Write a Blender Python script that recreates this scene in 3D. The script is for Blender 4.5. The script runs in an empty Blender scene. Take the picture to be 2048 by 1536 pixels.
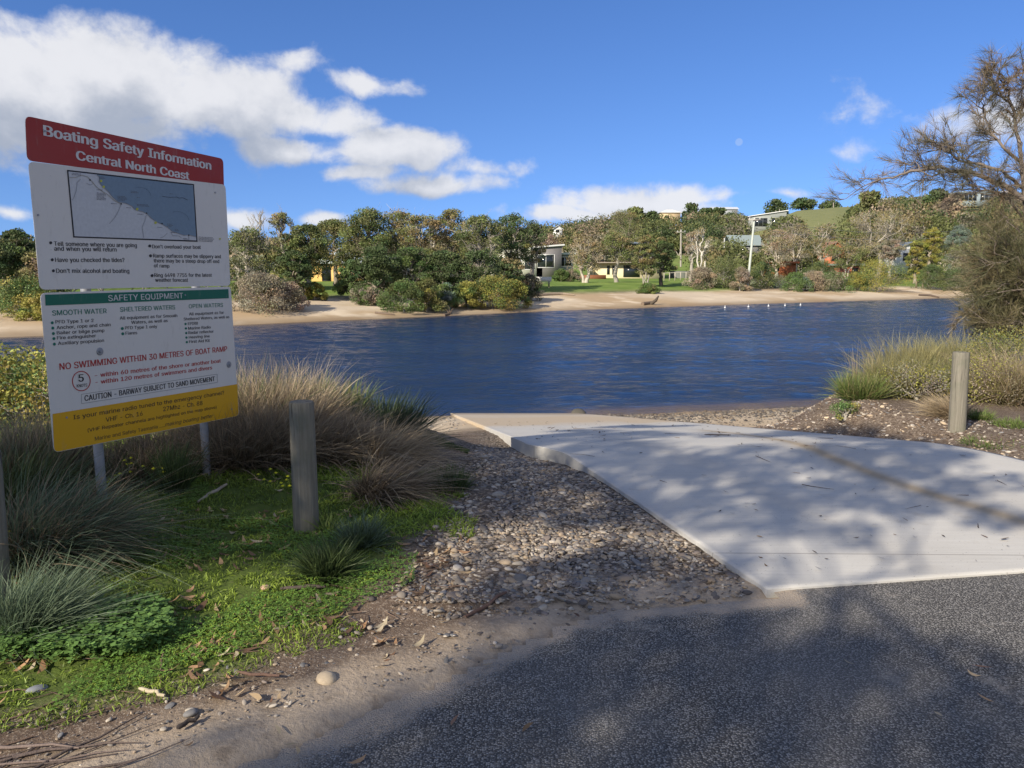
import bpy, math, random
import numpy as np
from mathutils import Vector
R = math.radians
random.seed(7); rng = np.random.default_rng(7)
S = bpy.context.scene
COL = S.collection

# ------------------------------------------------------------------ camera, sky, sun, exposure
CAMZ, PITCH, F = 1.6, R(8.4), 1538.0            # photograph measured at 2048 x 1536
cam = bpy.data.cameras.new("camera"); cam.sensor_width = 36; cam.lens = F / 2048 * 36
cam.clip_start = 0.05; cam.clip_end = 5000
co = bpy.data.objects.new("camera", cam); COL.objects.link(co)
co.location = (0, 0, CAMZ); co.rotation_euler = (R(90) - PITCH, 0, 0); S.camera = co
SUN_EL, SUN_AZ = R(29), R(221)                   # azimuth clockwise from +Y, of the direction TO the sun
SUN = np.array([math.sin(SUN_AZ) * math.cos(SUN_EL), math.cos(SUN_AZ) * math.cos(SUN_EL), math.sin(SUN_EL)])
sl = bpy.data.lights.new("sun", 'SUN'); sl.energy = 5.0; sl.angle = R(0.5); sl.color = (1, .90, .75)
so = bpy.data.objects.new("sun", sl); COL.objects.link(so)
so.rotation_euler = Vector(SUN).to_track_quat('Z', 'Y').to_euler()
S.view_settings.view_transform = 'Standard'; S.view_settings.look = 'None'
S.view_settings.exposure = 0.46; S.view_settings.gamma = 1
S.render.engine = 'CYCLES'
S.cycles.max_bounces = 6; S.cycles.diffuse_bounces = 3; S.cycles.glossy_bounces = 2
S.cycles.transmission_bounces = 2; S.cycles.transparent_max_bounces = 4
S.cycles.use_denoising = True

def ray(u, v):
    a = (u - 1024) / F; b = (768 - v) / F
    return np.array([a, math.cos(PITCH) + b * math.sin(PITCH), -math.sin(PITCH) + b * math.cos(PITCH)])
def at(u, v, Y):
    d = ray(u, v); return np.array([0, 0, CAMZ]) + d * (Y / d[1])
def atz(u, v, z=0.0):
    d = ray(u, v); return np.array([0, 0, CAMZ]) + d * ((z - CAMZ) / d[2])

# ---- node helpers
class NT:
    def __init__(s, tree): s.t = tree; s.n = tree.nodes; s.l = tree.links
    def new(s, typ, **kw):
        n = s.n.new(typ)
        for k, v in kw.items(): setattr(n, k, v)
        return n
    def put(s, sock, v):
        if v is None: return
        if isinstance(v, bpy.types.NodeSocket): s.l.new(v, sock)
        else:
            if isinstance(v, (tuple, list)) and len(v) == 3 and sock.type == 'RGBA': v = (*v, 1)
            sock.default_value = v
    def math(s, op, a, b=None, c=None, clamp=False):
        n = s.new('ShaderNodeMath', operation=op); n.use_clamp = clamp
        s.put(n.inputs[0], a); s.put(n.inputs[1], b); s.put(n.inputs[2], c); return n.outputs[0]
    def vmath(s, op, a, b=None, out=0):
        n = s.new('ShaderNodeVectorMath', operation=op); s.put(n.inputs[0], a)
        if b is not None: s.put(n.inputs[1], b)
        return n.outputs[out]
    def mix(s, f, a, b, mode='MIX'):
        n = s.new('ShaderNodeMix', data_type='RGBA', blend_type=mode); n.clamp_factor = True
        s.put(n.inputs[0], f); s.put(n.inputs[6], a); s.put(n.inputs[7], b); return n.outputs[2]
    def ramp(s, f, lo, hi, a=0.0, b=1.0):
        n = s.new('ShaderNodeMapRange'); n.interpolation_type = 'SMOOTHSTEP'
        s.put(n.inputs[0], f); s.put(n.inputs[1], lo); s.put(n.inputs[2], hi); s.put(n.inputs[3], a); s.put(n.inputs[4], b)
        return n.outputs[0]
    def noise(s, vec, scale, detail=4, rough=.55, out=0, dist=0):
        n = s.new('ShaderNodeTexNoise'); s.put(n.inputs['Vector'], vec); s.put(n.inputs['Scale'], scale)
        n.inputs['Detail'].default_value = detail; n.inputs['Roughness'].default_value = rough
        n.inputs['Distortion'].default_value = dist
        return n.outputs[out]
    def voro(s, vec, scale, out='Color', feature='F1'):
        n = s.new('ShaderNodeTexVoronoi', feature=feature); s.put(n.inputs['Vector'], vec); s.put(n.inputs['Scale'], scale)
        return n.outputs[out]
    def attr(s, name, out='Fac'):
        n = s.new('ShaderNodeAttribute', attribute_name=name); return n.outputs[out]
    def mapping(s, vec, scale=(1, 1, 1), rot=(0, 0, 0)):
        n = s.new('ShaderNodeMapping'); s.put(n.inputs[0], vec); n.inputs['Scale'].default_value = scale; n.inputs['Rotation'].default_value = rot
        return n.outputs[0]
    def pos(s): return s.new('ShaderNodeNewGeometry').outputs['Position']
    def bump(s, h, strength=.5, dist=.01):
        n = s.new('ShaderNodeBump'); s.put(n.inputs['Height'], h); n.inputs['Strength'].default_value = strength
        n.inputs['Distance'].default_value = dist; return n.outputs[0]

def material(name, fn, rough=.8, spec=.3, metallic=0.0, transl=0.0):
    m = bpy.data.materials.new(name); m.use_nodes = True; t = NT(m.node_tree)
    p = m.node_tree.nodes['Principled BSDF']; p.inputs['Roughness'].default_value = rough
    p.inputs['Specular IOR Level'].default_value = spec; p.inputs['Metallic'].default_value = metallic
    r = fn(t)
    if not isinstance(r, dict): r = {'c': r}
    t.put(p.inputs['Base Color'], r['c'])
    if 'n' in r: t.put(p.inputs['Normal'], r['n'])
    if 'r' in r: t.put(p.inputs['Roughness'], r['r'])
    if transl:
        tr = t.new('ShaderNodeBsdfTranslucent'); t.put(tr.inputs['Color'], r['c'])
        mx = t.new('ShaderNodeMixShader'); mx.inputs[0].default_value = transl
        t.l.new(p.outputs[0], mx.inputs[1]); t.l.new(tr.outputs[0], mx.inputs[2])
        t.l.new(mx.outputs[0], m.node_tree.nodes['Material Output'].inputs['Surface'])
    return m

# ---- world: sky and clouds
W = bpy.data.worlds.new("World"); S.world = W; W.use_nodes = True
wt = NT(W.node_tree); bg = W.node_tree.nodes['Background']
sky = wt.new('ShaderNodeTexSky', sky_type='NISHITA'); sky.sun_disc = False
sky.sun_elevation = SUN_EL; sky.sun_rotation = SUN_AZ; sky.air_density = 1.0; sky.dust_density = .25; sky.ozone_density = 2.2
sky.altitude = 300
dz = wt.new('ShaderNodeTexCoord').outputs['Generated']; wt.l.new(wt.vmath('NORMALIZE', wt.vmath('ADD', dz, (0, 0, .115))), sky.inputs[0])
tint = wt.mix(1.0, sky.outputs[0], (.80, .88, 1.16), 'MULTIPLY')
hs = wt.new('ShaderNodeHueSaturation'); hs.inputs['Saturation'].default_value = 1.10; hs.inputs['Value'].default_value = 1.0
wt.l.new(tint, hs.inputs['Color'])
dirv = wt.new('ShaderNodeTexCoord').outputs['Generated']
CL = [  # px u, v, half width, height above, height below, strength
    (40, 185, 400, 135, 150, 1.7), (240, 150, 250, 100, 120, 1.5), (420, 210, 220, 82, 62, 1.35), (590, 232, 150, 45, 38, 1.0), (-200, 200, 300, 150, 130, 1.1), (100, 265, 260, 60, 50, .95), (30, 55, 90, 30, 30, .35),
    (585, 298, 110, 38, 30, 1.1), (790, 312, 125, 46, 36, 1.05), (740, 350, 120, 24, 20, .7), (870, 372, 175, 28, 22, 1.05), (960, 345, 100, 25, 20, .5),
    (735, 168, 100, 28, 24, .8), (1280, 402, 210, 42, 36, 1.25), (1140, 428, 130, 22, 20, .9), (1400, 388, 110, 24, 16, .75),
    (1960, 255, 120, 40, 35, .2), (1745, 296, 60, 16, 12, .25), (480, 430, 90, 28, 35, 1.0), (645, 433, 60, 16, 16, .8), (10, 430, 70, 14, 14, .6),
    (1580, 382, 45, 13, 10, .5), (2050, 235, 90, 45, 50, .25), (610, 130, 60, 12, 12, .2)]
g = bpy.data.node_groups.new("cloud_field", 'ShaderNodeTree')
g.interface.new_socket("Vector", in_out='INPUT', socket_type='NodeSocketVector')
g.interface.new_socket("Density", in_out='OUTPUT', socket_type='NodeSocketFloat')
gt = NT(g); gi = gt.new('NodeGroupInput'); go = gt.new('NodeGroupOutput')
gv = gi.outputs[0]
wv = gt.vmath('SCALE', gt.vmath('SUBTRACT', gt.noise(gv, 7, 3, .5, out=1), (.5, .5, .5)), None); wv.node.inputs['Scale'].default_value = .045
gw = gt.vmath('ADD', gv, wv)
sp = gt.new('ShaderNodeSeparateXYZ'); gt.l.new(gw, sp.inputs[0])
az = gt.math('ARCTAN2', sp.outputs[0], sp.outputs[1]); el = gt.math('ARCSINE', sp.outputs[2])
sv = gt.mapping(gw, (1, 1, 1.25))
nz = gt.noise(sv, 12, 7, .60); nz2 = gt.noise(gv, 3.2, 1, .5)
acc = None
for (u, v, hw, hu, hd, st) in CL:
    d = ray(u, v); d /= np.linalg.norm(d); a0 = math.atan2(d[0], d[1]); e0 = math.asin(d[2]); k = math.cos(a0) / F
    dx = gt.math('MULTIPLY', gt.math('SUBTRACT', az, a0), 1 / (hw * k * math.cos(a0)))
    de = gt.math('SUBTRACT', el, e0)
    dy = gt.math('ADD', gt.math('MULTIPLY', gt.math('MAXIMUM', de, 0), 1 / (hu * k)), gt.math('MULTIPLY', gt.math('MINIMUM', de, 0), 1 / (hd * k)))
    dd = gt.math('SQRT', gt.math('ADD', gt.math('MULTIPLY', dx, dx), gt.math('MULTIPLY', dy, dy)))
    m = gt.math('MULTIPLY', gt.math('SUBTRACT', 1.0, dd), st)
    acc = m if acc is None else gt.math('SMOOTH_MAX', acc, m, .12)
# unseen clouds added outside the framed sky, cover raised for whiter fill light
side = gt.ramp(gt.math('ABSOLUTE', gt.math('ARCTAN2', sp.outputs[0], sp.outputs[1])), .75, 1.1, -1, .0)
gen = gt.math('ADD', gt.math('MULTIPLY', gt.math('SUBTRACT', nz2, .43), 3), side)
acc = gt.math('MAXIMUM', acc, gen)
den = gt.math('ADD', acc, gt.math('MULTIPLY', gt.math('SUBTRACT', nz, .50), 2.3))
gt.l.new(den, go.inputs[0])
def cf(vec):
    n = wt.new('ShaderNodeGroup'); n.node_tree = g; wt.put(n.inputs[0], vec); return n.outputs[0]
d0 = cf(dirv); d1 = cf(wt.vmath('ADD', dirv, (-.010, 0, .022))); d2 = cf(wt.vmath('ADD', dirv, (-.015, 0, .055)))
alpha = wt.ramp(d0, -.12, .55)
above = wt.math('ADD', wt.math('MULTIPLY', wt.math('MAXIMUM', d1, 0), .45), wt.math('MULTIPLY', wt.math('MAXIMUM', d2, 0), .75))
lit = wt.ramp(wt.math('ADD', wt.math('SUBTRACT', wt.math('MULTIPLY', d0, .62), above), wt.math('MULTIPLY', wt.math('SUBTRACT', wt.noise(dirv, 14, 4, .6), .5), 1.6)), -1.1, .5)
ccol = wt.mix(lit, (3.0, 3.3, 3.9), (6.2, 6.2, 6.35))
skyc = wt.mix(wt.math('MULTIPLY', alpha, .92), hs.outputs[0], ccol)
# the pale day moon
md = ray(1478, 284); md /= np.linalg.norm(md)
mn = wt.vmath('DOT_PRODUCT', wt.vmath('NORMALIZE', dirv), tuple(md), out=1)
mo = wt.ramp(mn, math.cos(R(.27)), math.cos(R(.22)), 0, .22)
skyc = wt.mix(mo, skyc, (5, 5.5, 6))
wt.l.new(skyc, bg.inputs['Color']); bg.inputs['Strength'].default_value = .102
W.cycles.sampling_method = 'MANUAL'; W.cycles.sample_map_resolution = 256

# ------------------------------------------------------------------ mesh helpers
class MB:
    def __init__(s): s.v = []; s.f = {}; s.c = []; s.n = 0
    def add(s, v, f, c=None):
        v = np.asarray(v, float).reshape(-1, 3); f = np.asarray(f, np.int64)
        s.f.setdefault(f.shape[1], []).append(f + s.n); s.v.append(v)
        cc = np.ones((len(v), 3)) if c is None else np.broadcast_to(np.asarray(c, float), (len(v), 3)) if np.ndim(c) == 1 else np.asarray(c, float)
        s.c.append(cc); s.n += len(v); return s
    def poly(s, pts, c=None): return s.add(pts, [list(range(len(pts)))], c)
    def box(s, x0, x1, y0, y1, z0, z1, c=None):
        v = [(x, y, z) for z in (z0, z1) for y in (y0, y1) for x in (x0, x1)]
        return s.add(v, [(0, 2, 3, 1), (4, 5, 7, 6), (0, 1, 5, 4), (2, 6, 7, 3), (0, 4, 6, 2), (1, 3, 7, 5)], c)
    def build(s, name, mat, parent=None, smooth=False, attrs=None, loc=None, link=True):
        me = bpy.data.meshes.new(name)
        v = np.concatenate(s.v); me.vertices.add(len(v)); me.vertices.foreach_set('co', v.ravel())
        loops = []; starts = []; tot = 0
        for k, fl in s.f.items():
            a = np.concatenate(fl); loops.append(a.ravel()); starts.append(np.arange(len(a)) * k + tot); tot += a.size
        lp = np.concatenate(loops); st = np.concatenate(starts)
        me.loops.add(len(lp)); me.loops.foreach_set('vertex_index', lp)
        me.polygons.add(len(st)); me.polygons.foreach_set('loop_start', st)
        me.update(calc_edges=True); me.validate()
        c = np.concatenate(s.c); ca = me.attributes.new('Col', 'FLOAT_COLOR', 'POINT')
        ca.data.foreach_set('color', np.concatenate([c, np.ones((len(c), 1))], 1).ravel())
        for k, a in (attrs or {}).items():
            at_ = me.attributes.new(k, 'FLOAT', 'POINT'); at_.data.foreach_set('value', np.asarray(a, float))
        if smooth: me.polygons.foreach_set('use_smooth', np.ones(len(st), bool))
        for m in (mat if isinstance(mat, list) else [mat]): me.materials.append(m)
        o = bpy.data.objects.new(name, me); COL.objects.link(o)
        if parent is not None: o.parent = parent
        if loc is not None: o.location = loc
        return o
def tag(o, label=None, cat=None, group=None, kind=None):
    for k, v in (('label', label), ('category', cat), ('group', group), ('kind', kind)):
        if v: o[k] = v
    return o
def empty(name, loc, label, cat, group=None, rz=0):
    o = bpy.data.objects.new(name, None); COL.objects.link(o); o.location = loc; o.rotation_euler = (0, 0, rz); o.empty_display_size = .1
    return tag(o, label, cat, group)

def _hash(ix, iy, seed):
    n = (ix * 374761393 + iy * 668265263 + seed * 1442695041) & 0xffffffff
    n = ((n ^ (n >> 13)) * 1274126177) & 0xffffffff
    return ((n ^ (n >> 16)) & 0xffff) / 65535.0
def vnoise(x, y, sc=1.0, seed=0, octv=3):
    x = np.asarray(x, float) * sc; y = np.asarray(y, float) * sc; r = 0; a = 1; t = 0
    for o in range(octv):
        ix = np.floor(x).astype(np.int64); iy = np.floor(y).astype(np.int64); fx = x - ix; fy = y - iy
        fx = fx * fx * (3 - 2 * fx); fy = fy * fy * (3 - 2 * fy)
        h = lambda a_, b_: _hash(a_, b_, seed + o)
        r = r + a * ((h(ix, iy) * (1 - fx) + h(ix + 1, iy) * fx) * (1 - fy) + (h(ix, iy + 1) * (1 - fx) + h(ix + 1, iy + 1) * fx) * fy)
        t += a; a *= .5; x = x * 2 + 17.3; y = y * 2 + 5.1
    return r / t
def sst(x, a, b):
    t = np.clip((np.asarray(x, float) - a) / (b - a), 0, 1); return t * t * (3 - 2 * t)
def inpoly(x, y, P):
    x = np.asarray(x, float); y = np.asarray(y, float); r = np.zeros(np.broadcast(x, y).shape, bool); n = len(P)
    for i in range(n):
        x1, y1 = P[i]; x2, y2 = P[(i + 1) % n]
        if y1 == y2: continue
        r ^= ((y1 > y) != (y2 > y)) & (x < (x2 - x1) * (y - y1) / (y2 - y1) + x1)
    return r
def dpoly(x, y, P):
    d = np.full(np.shape(x), 1e9)
    for (x1, y1), (x2, y2) in zip(P[:-1], P[1:]):
        L = (x2 - x1) ** 2 + (y2 - y1) ** 2
        t = np.clip(((x - x1) * (x2 - x1) + (y - y1) * (y2 - y1)) / L, 0, 1)
        d = np.minimum(d, np.hypot(x - x1 - t * (x2 - x1), y - y1 - t * (y2 - y1)))
    return d

# ------------------------------------------------------------------ shape of the land
WATER = -1.5
RLx = lambda y: np.interp(y, [3.67, 6.59, 7.1, 16.3, 18], [1.28, .466, .14, -1.30, -1.56])
RRx = lambda y: np.interp(y, [3.67, 6.3, 16.45, 18], [5.05, 4.31, 1.50, 1.07])
zr = lambda y: np.where(y < 6.4, 0, np.where(y < 7.4, -.078 * (y - 6.4) ** 2, -.078 - .156 * (y - 7.4)))
near_shore = lambda x: np.interp(x, [-90, -45, -20, -6, -2, 0, 7.7, 20, 60, 140], [-30, 0, 8, 13.5, 15.3, 15.9, 17.6, 22, 45, 60])
far_shore = lambda x: np.interp(x, [-300, -90, -45, -22, -16, 3, 22, 51, 120, 400], [-20, 5, 25, 37, 44, 60, 72, 89, 112, 190])
def H(x, y):
    x = np.asarray(x, float); y = np.asarray(y, float)
    # near side
    ramp = zr(y) - .012 - .09 * sst(y, 5.6, 6.9) * (1 - .8 * sst(y, 7.6, 9.5)) * sst(RRx(y) - x, -.2, 1)
    ye = np.where(x < 1, np.interp(x, [-40, -8, -3, -1, 0], [2, 7.5, 8.6, 8.2, 7.4]), np.interp(x, [3, 4, 6, 9, 20, 60], [8.6, 9.6, 11.6, 12.6, 16, 38]))
    ns = near_shore(x)
    drop = sst(y, ye, ye + 2.6) * .95
    plat = .05 * vnoise(x, y, .9, 3) - drop
    beach = WATER + .10 * (ns - y)
    plat = np.where(drop > .9, np.minimum(plat, np.maximum(beach, -.97)), plat)
    plat = np.where(y > ye + 2.6, np.minimum(-.95, beach), plat)
    plat = np.where((x > 4.2) & (y < 12), plat - .10 * sst(x, 4.4, 6.5) * sst(y, 7.5, 9) * (1 - sst(y, 11, 12.5)), plat)
    plat = plat + .13 * sst(-x, 1.2, 2.6) * sst(y, 4.2, 5.6) * (1 - sst(y, 8, 9))
    wl = sst(RLx(y) - x, .05, np.where(y > 8, 2.2, 1.3)); wr = sst(x - RRx(y), .0, np.interp(y, [6, 9, 12], [.5, .7, 2.4]))
    w = np.maximum(wl, wr)
    z = ramp * (1 - w) + plat * w
    z = np.where(y < 3.5, np.minimum(z, 0) * 0 + plat * sst(-x - .2, 0, .8), z)
    z = np.where((y > 3.2) & (y < 4), z, z)
    inr = (x > RLx(y) + .16) & (x < RRx(y) - .16) & (y > 3.85) & (y < 16.9)
    z = np.where(inr, z - .12, z)
    under = WATER - .16 * (y - ns)
    z = np.where(y > ns + .8, np.minimum(z, np.maximum(under, -3.2)), z)
    # far side
    fs = far_shore(x); d = y - fs
    far = WATER + np.interp(d, [-14, 0, 3, 12, 15, 24, 60], [-1.8, 0, .32, .92, 1.25, 1.65, 2.0])
    far = far + (vnoise(x, y, .12, 9) - .5) * .35 * sst(d, 1, 6)
    ang = np.arctan2(x, np.maximum(y, 1))
    ridge = np.interp(ang, [R(-60), R(-25), R(-6), R(3), R(8), R(14), R(17.5), R(20), R(23), R(26), R(34), R(60)], [4, 5, 7, 11.5, 15, 16, 18.5, 23.3, 23.6, 21.5, 22, 26])
    hd = np.hypot(x, y)
    far = far + ridge * sst(hd, 118, 315) + (vnoise(x, y, .02, 12) - .5) * 5 * sst(hd, 170, 300)
    far = far - 25 * sst(hd, 420, 900)
    mid = (near_shore(x) + far_shore(x)) / 2
    return np.where(y > np.minimum(mid, fs - 3), np.maximum(far, -3.2), z)
Hf = lambda x, y: float(H(np.array([x]), np.array([y]))[0])
def gnd(u, v):
    """first point where the photographed pixel's ray meets the land"""
    d = ray(u, v); t = np.concatenate([np.arange(1.5, 25, .02), np.arange(25, 600, .25)])
    P = np.array([0, 0, CAMZ]) + t[:, None] * d; h = H(P[:, 0], P[:, 1]); i = np.argmax(P[:, 2] < h)
    return np.array([P[i, 0], P[i, 1], h[i]])

ROAD = [tuple(atz(*p)[:2]) for p in [(1535, 1188), (1330, 1205), (1190, 1212), (1090, 1245), (1000, 1290), (880, 1345), (760, 1395), (640, 1450), (520, 1500), (380, 1536)]]
ROADEDGE = ROAD + [(-1.9, 1.3), (-4.5, .2), (-14, -3)]
ROADP = [(1.26, 3.68)] + ROADEDGE + [(-14, -30), (24, -30), (24, 6.2), (5.3, 4.6), (5.05, 4.45), (1.5, 3.9)]
LAWN = [tuple(atz(*p)[:2]) for p in [(850, 1065), (800, 1150), (748, 1195), (695, 1262), (625, 1330), (530, 1382), (390, 1418), (210, 1448), (-60, 1480)]] + [(-9, 1.0), (-9, 6), (-4, 8.4), (-1.5, 7.2), (-.9, 6.1), (-.35, 5.2), (-.28, 4.5)]

def spaced(segs):
    out = []
    for a, b, st in segs: out.append(np.arange(a, b, st))
    return np.concatenate(out + [[segs[-1][1]]])
xs = spaced([(-900, -200, 40), (-200, -60, 5), (-60, -12, 1.2), (-12, -5, .25), (-5, 6.5, .07), (6.5, 12, .15), (12, 60, 1.2), (60, 260, 4), (260, 900, 40)])
ys = spaced([(-300, -30, 15), (-30, 0, 1.5), (0, 2, .25), (2, 9, .07), (9, 19, .14), (19, 120, 1.2), (120, 420, 4), (420, 1500, 60)])
X, Y = np.meshgrid(xs, ys); Z = H(X, Y)
micro = (vnoise(X, Y, 6, 21, 3) - .5) * .03 * ((X > -8) & (X < 12) & (Y > 1.5) & (Y < 17))
inroad = inpoly(X, Y, ROADP); Z = np.where(inroad, np.minimum(Z, 0) - .02, Z + micro * (~inroad))
nx, ny = len(xs), len(ys); idx = np.arange(nx * ny).reshape(ny, nx)
Q = np.stack([idx[:-1, :-1], idx[:-1, 1:], idx[1:, 1:], idx[1:, :-1]], -1).reshape(-1, 4)
nn = vnoise(X, Y, 1.3, 5); fsd = Y - far_shore(X); nsd = near_shore(X) - Y; far_ = fsd > -6
lawn_d = np.where(inpoly(X, Y, LAWN), 1, -1) * dpoly(X, Y, LAWN + LAWN[:1])
a_green = sst(lawn_d + (nn - .5) * .5, -.05, .25)
rd = dpoly(X, Y, ROADEDGE); a_dust = (1 - sst(rd + (nn - .5) * .5, .05, .36)) * (Y < 4.2)
a_sand = np.where(far_, 1 - sst(fsd + (nn - .5) * 3, 11, 14), (1 - sst(nsd + (nn - .5) * 1.2, 4.3, 6.0)) * sst(Y, 7.5, 8.5))
a_sand = np.where((~far_) & (X > 2) & (Z > -.75), 0, a_sand)
a_dust = a_dust * sst(vnoise(X, Y, 2.1, 15) + .35 * (rd < .3), .30, .55)
a_grav = (1 - far_) * (1 - a_green) * (1 - a_sand) * (1 - a_dust) * np.where(X > 3, .35, sst(X + .6 + (nn - .5), -.2, .4) * sst(Y, 3.5, 4.2))
hd = np.hypot(X, Y)
a_far = far_ * sst(fsd + (vnoise(X, Y, .1, 4) - .5) * 6, 11, 15)
a_wet = np.where(far_, 1 - sst(fsd, .2, 2.6), 1 - sst(nsd, .1, 1.1))
g1 = MB(); g1.v = [np.stack([X, Y, Z], -1).reshape(-1, 3)]; g1.c = [np.ones((X.size, 3))]; g1.f = {4: [Q]}; g1.n = X.size
def gmat(t):
    p = t.pos(); n1 = t.noise(p, .35, 5); n2 = t.noise(p, 6, 6, .65); n3 = t.noise(p, 45, 4, .7); n4 = t.noise(p, .08, 4)
    vc = t.voro(p, 38); vd = t.voro(p, 38, 'Distance')
    soil = t.mix(n2, (.060, .043, .032), (.19, .135, .095)); soil = t.mix(t.ramp(n3, .5, .72), soil, (.34, .27, .20)); soil = t.mix(t.ramp(t.noise(p, 160, 2, .6), .6, .66, 0, .7), soil, (.48, .42, .34))
    sep = t.new('ShaderNodeSeparateColor'); t.put(sep.inputs[0], vc)
    grav = t.mix(sep.outputs[0], (.14, .11, .085), (.38, .32, .25)); grav = t.mix(t.ramp(vd, .35, .7), grav, (.06, .048, .036))
    c = t.mix(t.math('MULTIPLY', t.attr('grav'), t.ramp(n2, .35, .5)), soil, grav)
    sand = t.mix(n2, (.48, .39, .275), (.62, .52, .385)); sand = t.mix(t.ramp(n4, .42, .62), sand, (.42, .31, .19)); sand = t.mix(t.ramp(n1, .5, .72), sand, (.66, .55, .40))
    sand = t.mix(t.math('MULTIPLY', t.ramp(t.noise(t.mapping(p, (.12, .9, 1)), 1.6, 6, .7), .60, .68), .55), sand, (.16, .11, .065))
    sand = t.mix(t.math('MULTIPLY', t.attr('wet'), .65), sand, (.19, .135, .08))
    c = t.mix(t.attr('sand'), c, sand)
    lawn = t.mix(n2, (.055, .075, .02), (.12, .17, .035)); lawn = t.mix(t.ramp(n3, .55, .75), lawn, (.14, .11, .07))
    c = t.mix(t.attr('green'), c, lawn)
    farg = t.mix(t.ramp(n1, .35, .65), (.13, .20, .04), (.20, .27, .065)); farg = t.mix(t.ramp(t.noise(p, 1.2, 5, .7), .55, .8), farg, (.21, .19, .09))
    hill = t.mix(n1, (.15, .175, .07), (.24, .235, .11)); farg = t.mix(t.attr('hill'), farg, hill)
    c = t.mix(t.attr('far'), c, farg)
    dust = t.mix(n3, (.27, .215, .155), (.50, .41, .31)); dust = t.mix(t.ramp(t.noise(p, 9, 5, .65), .5, .7, 0, .7), dust, (.20, .155, .11)); c = t.mix(t.attr('dust'), c, dust)
    return {'c': c, 'n': t.bump(t.math('ADD', t.math('MULTIPLY', n3, .6), t.math('MULTIPLY', vd, t.math('MULTIPLY', t.attr('grav'), -.8))), .7, .02)}
M_ground = material('ground', gmat, .95, .1)
g1.build('ground', M_ground, None, True, {'green': a_green.ravel(), 'sand': a_sand.ravel(), 'grav': a_grav.ravel(), 'far': a_far.ravel(), 'wet': a_wet.ravel(),
         'dust': a_dust.ravel(), 'hill': (far_ * sst(hd, 140, 230)).ravel()})['kind'] = 'structure'

# ---- road
rx = np.arange(-14, 24, .1); ry = np.arange(-6, 6.3, .1)
rxs = spaced([(-14, -3, .5), (-3, 6, .06), (6, 24, .5)]); rys = spaced([(-30, 0, 1.5), (0, 6.4, .06)])
X, Y = np.meshgrid(rxs, rys); d = np.where(inpoly(X, Y, ROADP), 1, -1) * dpoly(X, Y, ROADP + ROADP[:1]); de = np.where(inpoly(X, Y, ROADP), 1, -1) * dpoly(X, Y, ROADEDGE)
keepd = np.where(de * np.sign(d) < .3, de * np.where(d > 0, 1, 1), 1) + (vnoise(X, Y, 4, 31) - .5) * .14
keep = (d > -.0) & (keepd > 0)
nx, ny = len(rxs), len(rys); idx = np.arange(nx * ny).reshape(ny, nx)
kq = keep[:-1, :-1] & keep[:-1, 1:] & keep[1:, 1:] & keep[1:, :-1]
Q = np.stack([idx[:-1, :-1], idx[:-1, 1:], idx[1:, 1:], idx[1:, :-1]], -1)[kq]
used = np.unique(Q); mp = np.zeros(nx * ny, int); mp[used] = np.arange(len(used))
zz = np.where(de < .12, -.012 + .1 * np.clip(de, 0, .12) , 0) + .004 - .010 * (de < .03)
V = np.stack([X, Y, zz], -1).reshape(-1, 3)[used]
m = MB(); m.add(V, mp[Q])
def roadmat(t):
    p = t.pos(); v1 = t.voro(p, 135); sep = t.new('ShaderNodeSeparateColor'); t.put(sep.inputs[0], v1); vd = t.voro(p, 135, 'Distance')
    n = t.noise(p, 1.1, 5); n3 = t.noise(p, 60, 3, .7); nb = t.noise(p, 4, 5, .6)
    r_ = sep.outputs[0]
    st = t.mix(t.ramp(r_, .30, .92), (.135, .126, .112), (.37, .35, .315)); st = t.mix(t.ramp(vd, .42, .62), st, (.045, .043, .040))
    st = t.mix(t.ramp(n, .35, .75, 0, .45), st, (.20, .19, .175)); st = t.mix(t.ramp(t.noise(p, 3.2, 5, .65), .56, .7, 0, .4), st, (.08, .076, .07)); st = t.mix(t.ramp(t.noise(p, 1.7, 6, .75), .58, .66, 0, .45), st, (.36, .32, .265))
    dm = t.math('ADD', t.attr('edge'), t.math('MULTIPLY', t.math('SUBTRACT', nb, .5), 1.3))
    dust = t.mix(n3, (.27, .22, .165), (.48, .40, .31))
    c = t.mix(t.ramp(t.math('ADD', dm, t.math('MULTIPLY', t.math('SUBTRACT', .5, r_), .25)), .35, .75), st, dust)
    c = t.mix(t.ramp(t.noise(p, 2.3, 4, .6), .70, .74, 0, .55), c, (.34, .33, .31))
    return {'c': c, 'n': t.bump(t.math('MULTIPLY', vd, -1), .9, .006)}
M_road = material('asphalt', roadmat, .85, .3)
edge = 1 - sst(de, .0, .34)
m.build('road', M_road, None, True, {'edge': edge.reshape(-1)[used]})['kind'] = 'structure'

# ---- boat ramp (concrete slab)
ts = np.linspace(0, 1, 90); yy = spaced([(3.67, 16.9, .05)])
Yg = np.repeat(yy[:, None], len(ts), 1); L, Rr = RLx(yy)[:, None], RRx(yy)[:, None]
Xg = L + (Rr - L) * ts; Yg = Yg + (ts * .62)[None] * (1 - sst(Yg, 3.7, 7)) + 0
Zg = zr(Yg) + .014
nr, nc = Xg.shape; V = np.stack([Xg, Yg, Zg], -1).reshape(-1, 3)
idx = np.arange(nr * nc).reshape(nr, nc); Q = np.stack([idx[:-1, :-1], idx[:-1, 1:], idx[1:, 1:], idx[1:, :-1]], -1).reshape(-1, 4)
ring = np.concatenate([idx[:, 0][::-1], idx[0, 1:], idx[1:, -1]]); low = V[ring].copy(); low[:, 2] -= .2
n0 = len(V); li = np.arange(len(ring)) + n0
SQ = np.stack([ring[:-1], li[:-1], li[1:], ring[1:]], -1)
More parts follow.
